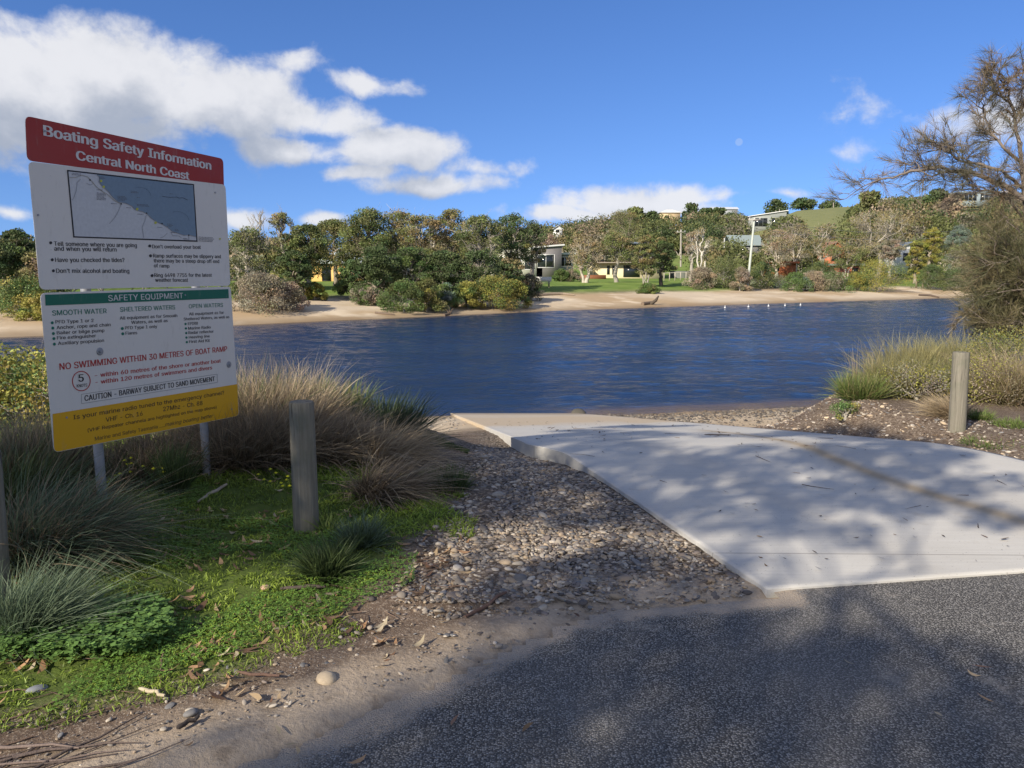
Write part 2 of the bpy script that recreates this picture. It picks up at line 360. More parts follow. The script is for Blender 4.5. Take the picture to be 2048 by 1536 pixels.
STAIN = [tuple(gnd(*p)[:2]) for p in [(1400, 885), (1470, 898), (1540, 920), (1650, 960), (1750, 990), (1850, 1025), (1960, 1060), (2048, 1090), (2300, 1150)]]
m = MB(); m.add(np.concatenate([V, low]), np.concatenate([Q, SQ]))
Vx, Vy = np.concatenate([V, low])[:, 0], np.concatenate([V, low])[:, 1]
st = np.exp(-(dpoly(Vx, Vy, STAIN) / (.05 + .012 * np.clip(9 - Vy, 0, 9) ** 1.0)) ** 2) * (.55 + .45 * vnoise(Vx, Vy, 3, 8))
st = st + .45 * np.exp(-(dpoly(Vx, Vy, [(p[0], p[1] - .35) for p in STAIN]) / .22) ** 2) * vnoise(Vx, Vy, 2, 18)
sandm = sst(vnoise(Vx, Vy, .9, 44) + .9 * np.exp(-((Vy - 12.6 - .3 * Vx) / 1.7) ** 2) - .06 * np.abs(Vx + 1.2), .72, .95)
sandm = np.maximum(sandm, sst(Vy - .55 * (Vx - 1) + .8 * vnoise(Vx, Vy, 1.5, 47), 10.6, 12.4) * .75)
edgem = (1 - sst(np.minimum(np.abs(Vx - RLx(Vy)), np.abs(RRx(Vy) - Vx)), .03, .12))
def concmat(t):
    p = t.pos(); n1 = t.noise(p, 1.3, 5, .6); n2 = t.noise(t.mapping(p, (.6, 14, 1), (0, 0, R(-8))), 3, 4, .6); n3 = t.noise(p, 90, 3, .7)
    c = t.mix(n1, (.44, .42, .375), (.57, .55, .50)); c = t.mix(t.ramp(n2, .35, .7, 0, .5), c, t.mix(.5, c, (.63, .61, .56))); c = t.mix(t.ramp(t.noise(p, 2.6, 6, .7), .56, .75, 0, .5), c, (.36, .32, .26)); sy = t.new('ShaderNodeSeparateXYZ'); t.l.new(p, sy.inputs[0]); jy = t.math('ABSOLUTE', t.math('SUBTRACT', t.math('FRACT', t.math('MULTIPLY', t.math('ADD', sy.outputs[1], t.math('MULTIPLY', sy.outputs[0], .02)), .3571)), .5)); c = t.mix(t.ramp(jy, .0005, .0022, .75, 0), c, (.14, .12, .10))
    c = t.mix(t.ramp(t.voro(p, 26, 'Distance'), .10, .05, 0, .8), c, (.10, .08, .06))
    c = t.mix(t.ramp(t.noise(p, 140, 2, .5), .66, .72, 0, .6), c, (.17, .13, .09))
    c = t.mix(t.math('MULTIPLY', t.attr('stain'), .8), c, (.33, .24, .13))
    c = t.mix(t.math('MULTIPLY', t.attr('edgem'), .35), c, (.36, .36, .36)); c = t.mix(t.math('MULTIPLY', t.attr('track'), .30), c, (.31, .29, .26)); c = t.mix(t.attr('sandm'), c, t.mix(n3, (.42, .33, .22), (.56, .46, .33)))
    c = t.mix(t.math('MULTIPLY', t.attr('wetm'), .6), c, (.18, .14, .10))
    return {'c': c, 'n': t.bump(t.math('ADD', n2, t.math('MULTIPLY', n3, .5)), .25, .006)}
M_conc = material('concrete', concmat, .85, .25)
sS = np.clip((Vx - RLx(Vy)) / (RRx(Vy) - RLx(Vy)), 0, 1); track = (np.exp(-((sS - .27) / .05) ** 2) + np.exp(-((sS - .70) / .055) ** 2)) * (.4 + .6 * vnoise(Vx, Vy, 1.7, 53))
wetm = sst(Vy, 15.2, 16.1)
o = m.build('boat_ramp', M_conc, None, True, {'stain': np.clip(st, 0, 1), 'sandm': sandm, 'edgem': edgem, 'wetm': wetm, 'track': track}); o['kind'] = 'structure'
o.data.polygons.foreach_set('use_smooth', np.concatenate([np.ones(len(Q), bool), np.zeros(len(SQ), bool)]))

# ---- water
xs = spaced([(-700, -100, 30), (-100, -32, 1), (-32, 66, .17), (66, 130, 1.2), (130, 700, 30)]); yr_ = 13 * 1.0032 ** np.arange(640); ys = np.concatenate([np.arange(-60, 6, 4), np.arange(6, 12.9, .5), yr_[yr_ < 99], np.arange(100, 260, 8)])
X, Y = np.meshgrid(xs, ys); dep = WATER - H(X, Y)
nx, ny = len(xs), len(ys); idx = np.arange(nx * ny).reshape(ny, nx)
kk = (dep > -.7); kq = kk[:-1, :-1] | kk[:-1, 1:] | kk[1:, 1:] | kk[1:, :-1]
Q = np.stack([idx[:-1, :-1], idx[:-1, 1:], idx[1:, 1:], idx[1:, :-1]], -1)[kq]
used = np.unique(Q); mp = np.zeros(nx * ny, int); mp[used] = np.arange(len(used))
ca, sa = math.cos(R(14)), math.sin(R(14)); Xw, Yw = X * ca + Y * sa, -X * sa + Y * ca; Xv, Yv = X * ca - Y * sa, X * sa + Y * ca
ZW = .034 * (vnoise(Xw * .75, Yw * 1.7, 1, 101, 1) - .5) + .028 * (vnoise(Xv * 1.6, Yv * 3.3, 1, 102, 1) - .5) + .013 * (vnoise(Xw * 2.9, Yw * 7, 1, 103, 1) - .5) * (1 - sst(Y, 30, 70))
ZW = ZW * (.55 + .9 * vnoise(X * .03, Y * .22, 1, 104, 2)) * sst(dep, .0, .25) * (X > -31) * (X < 65) * (Y > 12.5) * (Y < 98)
m = MB(); m.add(np.stack([X, Y, WATER + ZW], -1).reshape(-1, 3)[used], mp[Q])
def watmat(t):
    p = t.pos()
    w1 = t.noise(t.mapping(p, (.62, 1.6, 1), (0, 0, R(8))), 1.6, 6, .62, dist=.4); w2 = t.noise(t.mapping(p, (.8, 2.3, 1), (0, 0, R(-8))), 4.5, 6, .7)
    calm = t.ramp(t.noise(t.mapping(p, (.10, 1.3, 1), (0, 0, R(-18))), .13, 4, .6), .35, .68, .55, 1.25)
    h = t.math('MULTIPLY', t.math('ADD', w1, t.math('MULTIPLY', w2, .5)), calm)
    c = t.mix(t.ramp(t.attr('depth'), .0, .22), (.13, .09, .06), (.012, .030, .080))
    return {'c': c, 'n': t.bump(h, .8, .12), 'r': .08}
M_water = material('river_water', watmat, .1, .5)
for n in M_water.node_tree.nodes:
    if n.type == 'BSDF_PRINCIPLED': n.inputs['IOR'].default_value = 1.33; n.inputs['Specular IOR Level'].default_value = .28; n.inputs['Specular Tint'].default_value = (.62, .80, 1, 1)
m.build('water', M_water, None, True, {'depth': dep.reshape(-1)[used]})['kind'] = 'structure'

# ------------------------------------------------------------------ common materials
def acol(t, k=.25, sc=8):
    p = t.pos(); n = t.noise(p, sc, 3, .6)
    return t.mix(1.0, t.attr('Col', 'Color'), t.mix(n, (1 - k,) * 3, (1 + k,) * 3), 'MULTIPLY')
M_leaf = material('foliage', lambda t: acol(t, .15, 2), .6, .25, transl=.22)
M_blade = material('grass_blade', lambda t: acol(t, .12, 5), .5, .3, transl=.32)
def barkm(t):
    p = t.pos(); n = t.noise(t.mapping(p, (1, 1, .2)), 9, 5, .65)
    return {'c': t.mix(1.0, t.attr('Col', 'Color'), t.mix(n, (.5, .5, .5), (1.35, 1.35, 1.35)), 'MULTIPLY'), 'n': t.bump(n, .6, .03)}
M_bark = material('bark', barkm, .9, .15)
def paintm(t):
    p = t.pos(); n = t.noise(p, 2.5, 4, .6)
    return t.mix(1.0, t.attr('Col', 'Color'), t.mix(n, (.86,) * 3, (1.08,) * 3), 'MULTIPLY')
M_paint = material('painted_surface', paintm, .6, .3)
M_glass = material('window_glass', lambda t: (.02, .025, .03), .08, .6)
M_stone = material('stone', lambda t: {'c': acol(t, .3, 40), 'n': t.bump(t.noise(t.pos(), 80, 3), .2, .003)}, .75, .3)
def postm(t):
    g_ = t.new('ShaderNodeTexCoord').outputs['Object']
    n = t.noise(t.mapping(g_, (1, 1, .05)), 55, 5, .7); n2 = t.noise(g_, 5, 4, .6); n3 = t.noise(t.mapping(g_, (1, 1, .09)), 17, 3, .5, dist=1.2)
    c = t.mix(n, (.085, .078, .058), (.33, .30, .24)); c = t.mix(t.ramp(n2, .45, .75, 0, .55), c, (.14, .15, .10))
    c = t.mix(t.ramp(n3, .30, .36, .75, 0), c, (.035, .03, .024))
    return {'c': c, 'n': t.bump(t.math('ADD', n, n3), .8, .012)}
M_post = material('weathered_timber', postm, .9, .15)
def galv(t):
    n = t.noise(t.pos(), 30, 4); return t.mix(n, (.22, .23, .25), (.36, .37, .39))
M_galv = material('galvanised_steel', galv, .5, .5, .35)

def tube(mb, pts, rad, k=6, c=(1, 1, 1), cap=False):
    pts = np.asarray(pts, float); rad = np.broadcast_to(np.asarray(rad, float), (len(pts),)); n = len(pts)
    T = np.gradient(pts, axis=0); T /= np.linalg.norm(T, axis=1)[:, None] + 1e-9
    ref = np.array([0, 0, 1.]) if abs(T[:, 2]).mean() < .8 else np.array([1., 0, 0])
    A = np.cross(T, ref); A /= np.linalg.norm(A, axis=1)[:, None] + 1e-9; B = np.cross(T, A)
    th = np.arange(k) / k * 2 * math.pi
    V = pts[:, None] + rad[:, None, None] * (np.cos(th)[None, :, None] * A[:, None] + np.sin(th)[None, :, None] * B[:, None])
    i = np.arange(n - 1)[:, None] * k; j = np.arange(k)[None]; j2 = (j + 1) % k
    f = np.stack([i + j, i + j2, i + k + j2, i + k + j], -1).reshape(-1, 4)
    mb.add(V.reshape(-1, 3), f, c)
    if cap:
        mb.add(V[0], [list(range(k))[::-1]], c); mb.add(V[-1], [list(range(k))], c)
def curve(a, b, n=6, wob=.1, sag=0., r=None):
    r = r or rng; a = np.asarray(a, float); b = np.asarray(b, float); t = np.linspace(0, 1, n)[:, None]; L = np.linalg.norm(b - a)
    off = r.normal(0, wob * L, (n, 3)) * np.sin(t * math.pi); p = a + (b - a) * t + off; p[:, 2] -= (sag * L * np.sin(t * math.pi))[:, 0]; return p
def unit(v): return v / (np.linalg.norm(v, axis=-1, keepdims=True) + 1e-9)
def leaves(mb, cen, size, col, r=None, asp=.45, droop=0.0):
    """diamond shaped leaves, one per centre; size and col per leaf"""
    r = r or rng; n = len(cen); size = np.broadcast_to(size, (n,))[:, None]
    a = unit(r.normal(0, 1, (n, 3)) + np.array([0, 0, -droop])); b = unit(np.cross(a, unit(r.normal(0, 1, (n, 3)) + np.array([0, 0, .2]))))
    V = np.stack([cen - a * size, cen - b * size * asp, cen + a * size, cen + b * size * asp], 1)
    f = np.arange(n * 4).reshape(n, 4); c = np.repeat(np.broadcast_to(col, (n, 3))[:, None], 4, 1).reshape(-1, 3)
    mb.add(V.reshape(-1, 3), f, c)
def blades(mb, base, d0, L, g, w, c0, c1, segs=4, wind=(0, 0, 0)):
    """curved tapering blades; all per blade arrays"""
    n = len(base); t = np.linspace(0, 1, segs + 1)[None, :, None]
    L = np.broadcast_to(L, (n,))[:, None, None]; g = np.broadcast_to(g, (n,))[:, None, None]; w = np.broadcast_to(w, (n,))[:, None, None]
    P = base[:, None] + L * (d0[:, None] * t + (np.array([0, 0, -1.]) * g + (np.asarray(wind) if np.ndim(wind) == 1 else wind[:, None])) * t * t)
    side = unit(np.cross(d0, rng.normal(0, 1, (n, 3))))[:, None]
    ww = w * (1 - .92 * t ** 1.6)
    V = np.stack([P - side * ww, P + side * ww], 2).reshape(-1, 3)
    o = np.arange(n)[:, None] * (segs + 1) * 2; s = np.arange(segs)[None] * 2
    f = np.stack([o + s, o + s + 1, o + s + 3, o + s + 2], -1).reshape(-1, 4)
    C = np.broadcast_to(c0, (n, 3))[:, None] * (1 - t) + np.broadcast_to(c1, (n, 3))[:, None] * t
    mb.add(V, f, np.repeat(C, 2, 1).reshape(-1, 3))

# ------------------------------------------------------------------ trees
PAL = {'olive': (.086, .096, .034), 'dark': (.044, .062, .024), 'brown': (.135, .112, .052), 'yellow': (.15, .14, .034), 'grey': (.12, .125, .085),
       'bluegrey': (.085, .11, .085), 'green': (.06, .09, .028), 'dry': (.19, .15, .10), 'heath': (.135, .12, .085)}
def tree_mesh(base, clumps, nl=5, trunk_r=.22, leafcol='olive', bark=(.30, .26, .20), per=150, ls=.082, seed=0, fork=.3, flat=.6, lean=0, col2=None, mix2=.3, twig=.3, ntr=1, brn=1.0, lk=.55):
    """clumps: array (n,4) of world x,y,z,radius. Returns wood MB, leaf MB (local to base)"""
    r = np.random.default_rng(seed); cl = np.array(clumps, float); cl[:, :3] -= base; wood, leaf = MB(), MB()
    top = cl[:, 2].max(); c = cl[:, :3].mean(0)
    k = min(nl, len(cl)); cen = cl[r.choice(len(cl), k, replace=False), :3]
    for _ in range(5):
        lab = np.argmin(((cl[:, None, :3] - cen[None]) ** 2).sum(-1), 1)
        for i in range(k):
            if (lab == i).any(): cen[i] = cl[lab == i, :3].mean(0)
    forks = []
    for s in range(ntr):
        fk = np.array([c[0] * .35 + r.normal(0, .02) * top, c[1] * .35, top * fork * r.uniform(.8, 1.2)]) + (0 if ntr == 1 else 1) * np.array([math.cos(s * 2.4) * .09 * top, math.sin(s * 2.4) * .05 * top, 0])
        b0 = np.array([0, 0, -.15]) + (0 if ntr == 1 else 1) * np.array([math.cos(s * 2.4) * .03 * top, 0, 0])
        pts = curve(b0, fk, 7, .035, r=r); tube(wood, pts, np.linspace(trunk_r * 1.15, trunk_r * .75, 7) * (1.25 if s == 0 else 1) / (1 + .3 * (ntr - 1)), 7, bark); forks.append(fk)
    for i in range(k):
        if not (lab == i).any(): continue
        fk = forks[np.argmin([np.linalg.norm(f - cen[i]) for f in forks])]
        e = cen[i] * .9 + fk * .1; e[2] = max(e[2], fk[2] + .1)
        L = curve(fk, e, 8, .07, r=r); lr = trunk_r * lk * math.sqrt((lab == i).mean() * k) ; tube(wood, L, np.linspace(lr, lr * .4, 8), 5, np.array(bark) * r.uniform(.85, 1.15))
        for j in np.where(lab == i)[0]:
            q = L[int(np.clip(np.argmin(np.linalg.norm(L - cl[j, :3], axis=1)) - r.integers(1, 3), 0, 6))]
            if r.random() > brn: continue
            P = curve(q, cl[j, :3], 5, .09, r=r); rr = lr * .35; tube(wood, P, np.linspace(rr, rr * .3, 5), 4, np.array(bark) * r.uniform(.8, 1.15))
            if r.random() < twig:
                for _ in range(3):
                    e2 = cl[j, :3] + r.normal(0, .8, 3) * cl[j, 3]; tube(wood, curve(P[3], e2, 4, .1, r=r), [rr * .4, rr * .3, rr * .2, rr * .08], 3, np.array(bark) * 1.05)
    n = per
    for j in range(len(cl)):
        if n <= 0: break
        m_ = int(n * r.uniform(.6, 1.3)); d = unit(r.normal(0, 1, (m_, 3))) * (r.random((m_, 1)) ** .28) * cl[j, 3]; d[:, 2] *= flat
        cc = np.array(PAL[leafcol]) if (col2 is None or r.random() > mix2) else np.array(PAL[col2])
        cc = cc * 2.0 * r.uniform(.7, 1.3) * (1 + r.normal(0, .06, 3)); colr = cc * r.uniform(.82, 1.22, (m_, 1))
        leaves(leaf, cl[j, :3] + d, ls * r.uniform(.6, 1.3, m_), colr, r, .5)
    return wood, leaf
def crown(base, w, h, n, r, bottom=.35, rad=.16, shape='dome', dep=.8):
    """clump centres for a crown of width w, total height h over base"""
    out = []
    while len(out) < n:
        th = r.uniform(0, 2 * math.pi); z = r.random() ** .75; 
        if shape == 'dome': rr = math.sqrt(max(0, 1 - z ** 2.4)) * (.72 + .28 * z)
        elif shape == 'umbrella': rr = .35 + .65 * z ** .8 if z < .82 else (1 - z) / .18 * .5 + .5
        elif shape == 'bush': rr = math.sqrt(max(0, 1 - z ** 2))
        elif shape == 'cone': rr = 1 - z
        q = r.random() ** .4 * rr
        lump = 1 + .22 * math.sin(3 * th + r.random() * .3 + w) * (1 - z)
        out.append((base[0] + math.cos(th) * q * w / 2 * lump, base[1] + math.sin(th) * q * w / 2 * dep, base[2] + h * (bottom + (1 - bottom - rad * .5) * z), w * rad * r.uniform(.7, 1.3)))
    return np.array(out)
def plant_tree(name, label, cat, u, Yd, wpx, vtop, kind=None, group=None, bottom=.35, shape='dome', n=60, rad=.105, vbase=None, **kw):
    x = (u - 1024) / F * Yd / (math.cos(PITCH)) * .985
    x = at(u, 560, Yd)[0]; z = Hf(x, Yd); base = np.array([x, Yd, z]); w = wpx / F * Yd; h = at(u, vtop, Yd)[2] - z
    sd = int(u * 13 + Yd * 7); r = np.random.default_rng(sd); cl = crown(base, w, h, int(n * 1.35), r, bottom, rad, shape)
    wood, leaf = tree_mesh(base, cl, seed=sd + 1, trunk_r=kw.pop('trunk_r', .025 * h + .04), **kw)
    e = empty(name, base, label, cat, group)
    wood.build('trunk' if cat == 'tree' else 'stem', M_bark, e, True); 
    if leaf.n: leaf.build('crown' if cat == 'tree' else 'foliage', M_leaf, e)
    return e
PALE = (.50, .45, .37); MIDB = (.27, .23, .18); DARKB = (.12, .10, .08); GREYB = (.36, .33, .28)
TR = 'trees in the grove behind the far beach'
T = [
 # left of the sign
 ('gum_tree', 'dark rounded gum tree standing left of the sign across the river', -10, 50, 170, 478, dict(leafcol='dark', col2='olive', bottom=.3, n=70)),
 ('gum_tree', 'dark gum tree with a knobbly top beside the upper left edge of the sign', 38, 52, 90, 455, dict(leafcol='dark', col2='olive', bottom=.3, n=60)),
 ('gum_tree', 'brown twiggy gum tree close against the left edge of the white sign panel', 90, 50, 120, 500, dict(leafcol='brown', col2='dry', bottom=.2, n=60, per=75, bark=GREYB, twig=.8)),
 # grove
 ('gum_tree', 'pale limbed sparse gum tree at the left end of the grove beside the sign', 498, 60, 120, 452, dict(leafcol='olive', col2='grey', per=72, bark=PALE, n=60, bottom=.2, twig=.8)),
 ('dead_tree', 'leafless grey tree poking above the left end of the grove', 524, 66, 60, 408, dict(leafcol='dry', per=0, bark=GREYB, n=26, shape='umbrella', twig=1)),
 ('gum_tree', 'tall thin topped gum tree with bare crown twigs above the left grove', 566, 64, 80, 418, dict(leafcol='olive', col2='brown', per=53, bark=GREYB, n=40, twig=.9)),
 ('gum_tree', 'olive gum tree directly above the yellow cottage, left of its roof', 615, 64, 115, 446, dict(leafcol='olive', col2='dark', per=182, bottom=.25, n=70)),
 ('gum_tree', 'low dark gum tree with a wide crown overhanging the yellow cottage wall', 588, 56, 90, 500, dict(leafcol='dark', col2='olive', bottom=.25, n=50)),
 ('gum_tree', 'round olive gum tree rising behind the yellow cottage roof', 672, 72, 130, 436, dict(leafcol='olive', col2='brown', mix2=.35, bottom=.3, n=75)),
 ('gum_tree', 'dense flat topped gum tree forming the first hump of the grove skyline', 738, 70, 140, 416, dict(leafcol='olive', col2='dark', bottom=.25, n=80)),
 ('gum_tree', 'brown tinged gum tree with silver twigs in the middle of the grove skyline', 796, 72, 120, 415, dict(leafcol='brown', col2='olive', mix2=.5, per=108, bark=PALE, bottom=.25, n=75, twig=.7)),
 ('gum_tree', 'ochre topped gum tree with thin pale forked limbs, left of the grove centre', 850, 70, 120, 424, dict(leafcol='olive', col2='brown', mix2=.45, per=108, bark=PALE, bottom=.25, n=75, twig=.7)),
 ('gum_tree', 'gum tree with a reddish brown peak, the highest point of the grove', 906, 72, 110, 414, dict(leafcol='brown', col2='olive', mix2=.5, per=114, bark=PALE, bottom=.25, n=75)),
 ('gum_tree', 'wide olive gum tree whose long white limbs fan up to the right', 962, 68, 130, 426, dict(leafcol='olive', col2='dark', per=97, bark=PALE, bottom=.3, n=80, trunk_r=.26, twig=.6)),
 ('gum_tree', 'dark green gum tree near the right end of the grove with sky showing through', 1022, 72, 110, 424, dict(leafcol='dark', col2='olive', per=121, bark=PALE, bottom=.4, n=60)),
 ('gum_tree', 'last gum tree of the grove, leaning over the white gabled house', 1064, 76, 80, 436, dict(leafcol='dark', col2='brown', mix2=.4, per=102, bark=GREYB, bottom=.35, n=50)),
 ('gum_tree', 'black shaded gum tree with drooping clumps in front of the grey roofed shed', 756, 58, 110, 492, dict(leafcol='dark', bottom=.2, n=65)),
 ('gum_tree', 'dark leaning gum tree between the two cottages on the grove edge', 706, 59, 80, 520, dict(leafcol='dark', col2='green', bottom=.15, n=50)),
 ('gum_tree', 'shadowy gum tree with pale trunks low in the middle of the grove', 826, 60, 110, 490, dict(leafcol='dark', col2='green', per=121, bark=PALE, bottom=.3, n=60)),
 ('gum_tree', 'deep green gum tree filling the lower grove above the yellow green bushes', 890, 60, 110, 500, dict(leafcol='dark', bottom=.15, n=65)),
 ('gum_tree', 'dark gum tree with one white limb slanting to the ground in the lower grove', 960, 60, 110, 498, dict(leafcol='dark', bottom=.2, per=108, bark=PALE, n=60)),
 ('gum_tree', 'dark low gum tree in front of the white gabled house', 1020, 64, 90, 515, dict(leafcol='dark', col2='brown', bottom=.15, n=55)),
 # centre, lawn
 ('leafless_tree', 'leafless reddish tree with fine twigs behind the flat roofed grey house', 1098, 125, 70, 464, dict(leafcol='dry', per=78, bark=(.30, .2, .17), n=50, bottom=.25, twig=1)),
 ('banksia_tree', 'sprawling pale trunked tree on the lawn, left of the cream house', 1170, 90, 90, 472, dict(leafcol='brown', col2='dry', per=66, bark=PALE, n=70, bottom=.25, twig=.9, trunk_r=.24, ntr=2, fork=.22)),
 ('gum_tree', 'tall brown crowned gum tree with a straight trunk in front of the cream house', 1233, 92, 95, 462, dict(leafcol='brown', col2='olive', mix2=.6, per=91, bark=GREYB, n=80, bottom=.38, fork=.42, trunk_r=.2)),
 ('gum_tree', 'high domed gum tree topping the canopy above the cream house', 1245, 175, 90, 416, dict(leafcol='olive', col2='brown', per=133, n=70, bottom=.3)),
 ('gum_tree', 'multi stemmed gum tree with a narrow crown hiding the right wall of the cream house', 1290, 84, 60, 468, dict(leafcol='olive', col2='brown', mix2=.5, per=102, bark=GREYB, n=80, bottom=.22, ntr=3, trunk_r=.14)),
 ('gum_tree', 'dark leaning gum tree with a black bole at the right end of the cream house', 1322, 88, 70, 474, dict(leafcol='dark', col2='brown', mix2=.3, per=121, bark=DARKB, n=70, bottom=.3)),
 ('dead_tree', 'tall white trunked dead tree standing right of the cream house', 1400, 95, 62, 450, dict(leafcol='brown', per=20, bark=(.60, .56, .48), n=34, bottom=.5, twig=.8, ntr=3, fork=.45, trunk_r=.2)),
 ('leafless_tree', 'mauve leafless tree leaning beside the tall white trunked dead tree', 1382, 100, 44, 458, dict(leafcol='dry', per=47, bark=GREYB, n=36, bottom=.5, twig=1)),
 # right
 ('gum_tree', 'pale branched brown gum tree right of the leaning pole', 1552, 112, 80, 456, dict(leafcol='brown', col2='dry', mix2=.5, per=66, bark=PALE, n=70, bottom=.25, twig=.8)),
 ('gum_tree', 'tall bare limbed gum tree between the leaning pole and the orange house', 1590, 118, 80, 444, dict(leafcol='brown', col2='heath', per=60, bark=PALE, n=70, bottom=.3, twig=.9)),
 ('gum_tree', 'forked silver gum tree below the grassy hill field', 1645, 118, 75, 444, dict(leafcol='brown', col2='olive', mix2=.4, per=53, bark=PALE, n=60, bottom=.35, twig=.9)),
 ('gum_tree', 'great spreading gum tree with a fan of silver limbs above the right bushes', 1755, 116, 120, 418, dict(leafcol='brown', col2='heath', per=78, bark=PALE, n=90, bottom=.32, shape='umbrella', twig=.9, trunk_r=.3)),
 ('gum_tree', 'olive flat crowned gum tree with bright forked stems above the orange shed', 1690, 104, 90, 488, dict(leafcol='olive', col2='brown', per=102, bark=(.58, .5, .42), n=60, bottom=.4, ntr=3, shape='umbrella')),
 ('tea_tree', 'grey mushroom shaped tree left of the small white house', 1778, 112, 60, 476, dict(leafcol='heath', col2='dry', per=152, bark=GREYB, n=40, bottom=.5, shape='umbrella')),
 ('wattle_tree', 'bright yellow green wattle tree, taller one right of the white house', 1858, 116, 54, 450, dict(leafcol='yellow', per=182, n=60, bottom=.12)),
 ('wattle_tree', 'yellow green wattle tree overlapping the right side of the white house', 1830, 108, 46, 478, dict(leafcol='yellow', col2='olive', per=182, n=55, bottom=.1)),
 ('tree', 'blue grey rounded tree right of the wattles under the ridge house', 1912, 118, 62, 446, dict(leafcol='bluegrey', per=182, n=60, bottom=.1)),
 ('tree', 'dark gnarled tree with twisted pale boughs at the right end of the beach', 1930, 100, 110, 486, dict(leafcol='olive', col2='heath', mix2=.4, per=121, bark=PALE, n=80, bottom=.2, ntr=3, twig=.7)),
 ('tree', 'brown olive tree behind the foreground sheoak, far right of the beach', 1990, 104, 110, 468, dict(leafcol='olive', col2='brown', mix2=.4, per=121, n=70, bottom=.15)),
]
for (nm, lab, u, Yd, w, vt, kw) in T: plant_tree(nm, lab, 'tree', u, Yd, w, vt, group=TR if u < 1100 else 'trees across the river', **kw)
BU = [
 ('green shrub at the water edge left of the sign across the river', 40, 43, 120, 560, 'green', 'yellow'),
 ('yellow green shrub beside the lower left edge of the sign over the beach', 80, 41, 70, 590, 'yellow', 'green'),
 ('wide grey brown thicket on the beach just right of the sign', 520, 49, 110, 548, 'heath', 'dry'),
 ('yellow topped shrub growing out of the grey brown thicket', 545, 51, 60, 545, 'yellow', 'green'),
 ('grey twiggy shrub at the right end of the thicket beside the beach', 575, 50.5, 60, 562, 'dry', 'heath'),
 ('small lime shrub under the trees left of the yellow cottage', 628, 57, 34, 562, 'yellow', 'green'),
 ('low brown shrub on the beach edge right of the yellow cottage', 732, 56, 60, 572, 'heath', 'green'),
 ('dark green shrub spilling onto the beach in front of the grove', 808, 53.5, 75, 560, 'green', 'olive'),
 ('olive shrub with a brown gap at the middle of the grove edge', 852, 54.5, 60, 556, 'olive', 'yellow'),
 ('blue green shrub between the two yellow green bushes of the grove edge', 893, 56.5, 50, 566, 'green', 'bluegrey'),
 ('bright yellow green bush on the grove edge, left one of the pair', 936, 57.5, 55, 560, 'yellow', 'green'),
 ('largest bright yellow green bush on the beach edge of the grove', 985, 58.5, 90, 552, 'yellow', 'green'),
 ('last yellow green bush before the open lawn', 1028, 60, 50, 558, 'yellow', 'green'),
 ('brown bush above the last yellow bush beside the picnic table', 1058, 66, 44, 545, 'heath', 'dark'),
 ('low dark bush on the slope in front of the flat roofed house', 1122, 98, 28, 536, 'green', 'dark'),
 ('second low bush on the slope under the flat roofed house', 1140, 99, 34, 538, 'heath', 'dark'),
 ('small leafy bush at the beach end of the lawn below the cream house', 1295, 77, 34, 565, 'green', 'olive'),
 ('grey bush at the foot of the tall dead tree', 1402, 86, 50, 532, 'heath', 'dry'),
 ('big dark rounded bush left of the leaning pole', 1450, 88, 90, 513, 'olive', 'dark'),
 ('brown bush directly left of the foot of the leaning pole', 1482, 85, 34, 530, 'heath', 'dry'),
 ('dark bush right of the foot of the leaning pole', 1522, 90, 50, 522, 'dark', 'olive'),
 ('green bush on the beach edge under the brown gum, right of the pole', 1592, 88, 52, 545, 'green', 'bluegrey'),
 ('brown twiggy bush between two green bushes on the right beach edge', 1625, 89, 50, 540, 'dry', 'heath'),
 ('wide bluish green bush on the right beach edge', 1668, 90, 70, 543, 'green', 'heath'),
 ('dark bush behind the wide bluish green bush near the orange shed', 1640, 98, 60, 520, 'dark', 'olive'),
 ('largest glossy yellow green bush spilling onto the right beach', 1760, 91, 105, 518, 'yellow', 'green'),
 ('yellow green bush joined to the left side of the largest glossy bush', 1712, 91, 50, 545, 'yellow', 'green'),
 ('low dark bush beyond the lawn gap on the right beach', 1862, 98, 55, 528, 'dark', 'olive'),
 ('dark olive bush under the twisted tree at the right beach', 1915, 97, 60, 535, 'dark', 'heath'),
 ('dark bush just left of the foreground sheoak on the far beach', 1965, 99, 60, 525, 'dark', 'olive'),
]
for (lab, u, Yd, w, vt, c1, c2) in BU:
    plant_tree('beach_shrub', lab, 'shrub', u, Yd, w * 1.28, vt + 3, group='shrubs along the far bank', leafcol=c1, col2=c2, mix2=.3, shape='bush', bottom=.04, n=52, rad=.13, per=170, ls=.058, nl=7, fork=.06, trunk_r=.07, flat=.75, bark=GREYB)
HT = [
 ('dark pointed pine on the skyline behind the hill lawn, left of the group', 1378, 265, 42, 404, 'dark', .05), ('umbrella topped gum on the skyline right of the dark pine', 1408, 275, 26, 414, 'dark', .55),
 ('umbrella topped gum in the middle of the skyline group', 1432, 275, 24, 412, 'dark', .55), ('second dark tree left on the green hill skyline', 1545, 290, 46, 398, 'dark', .1),
 ('broad dark tree in the middle of the green hill skyline', 1600, 292, 54, 398, 'dark', .1), ('low dark tree right on the green hill skyline', 1650, 295, 46, 404, 'dark', .1),
 ('thin open gum standing left of the ridge, above the spreading gum', 1728, 200, 40, 378, 'olive', .5), ('dense black green conifer left of the ridge house', 1862, 190, 56, 374, 'dark', .05),
 ('small round tree on the ridge just right of the ridge house', 1986, 240, 26, 382, 'dark', .1), ('pale leafless tree between the black conifer and the ridge house', 1892, 180, 44, 384, 'dry', .3),
 ('tall gum breaking the hill skyline above the central wood', 1268, 240, 40, 410, 'olive', .3), ('dark gum beside the small skyline houses left of the pine', 1300, 240, 30, 420, 'dark', .3)]
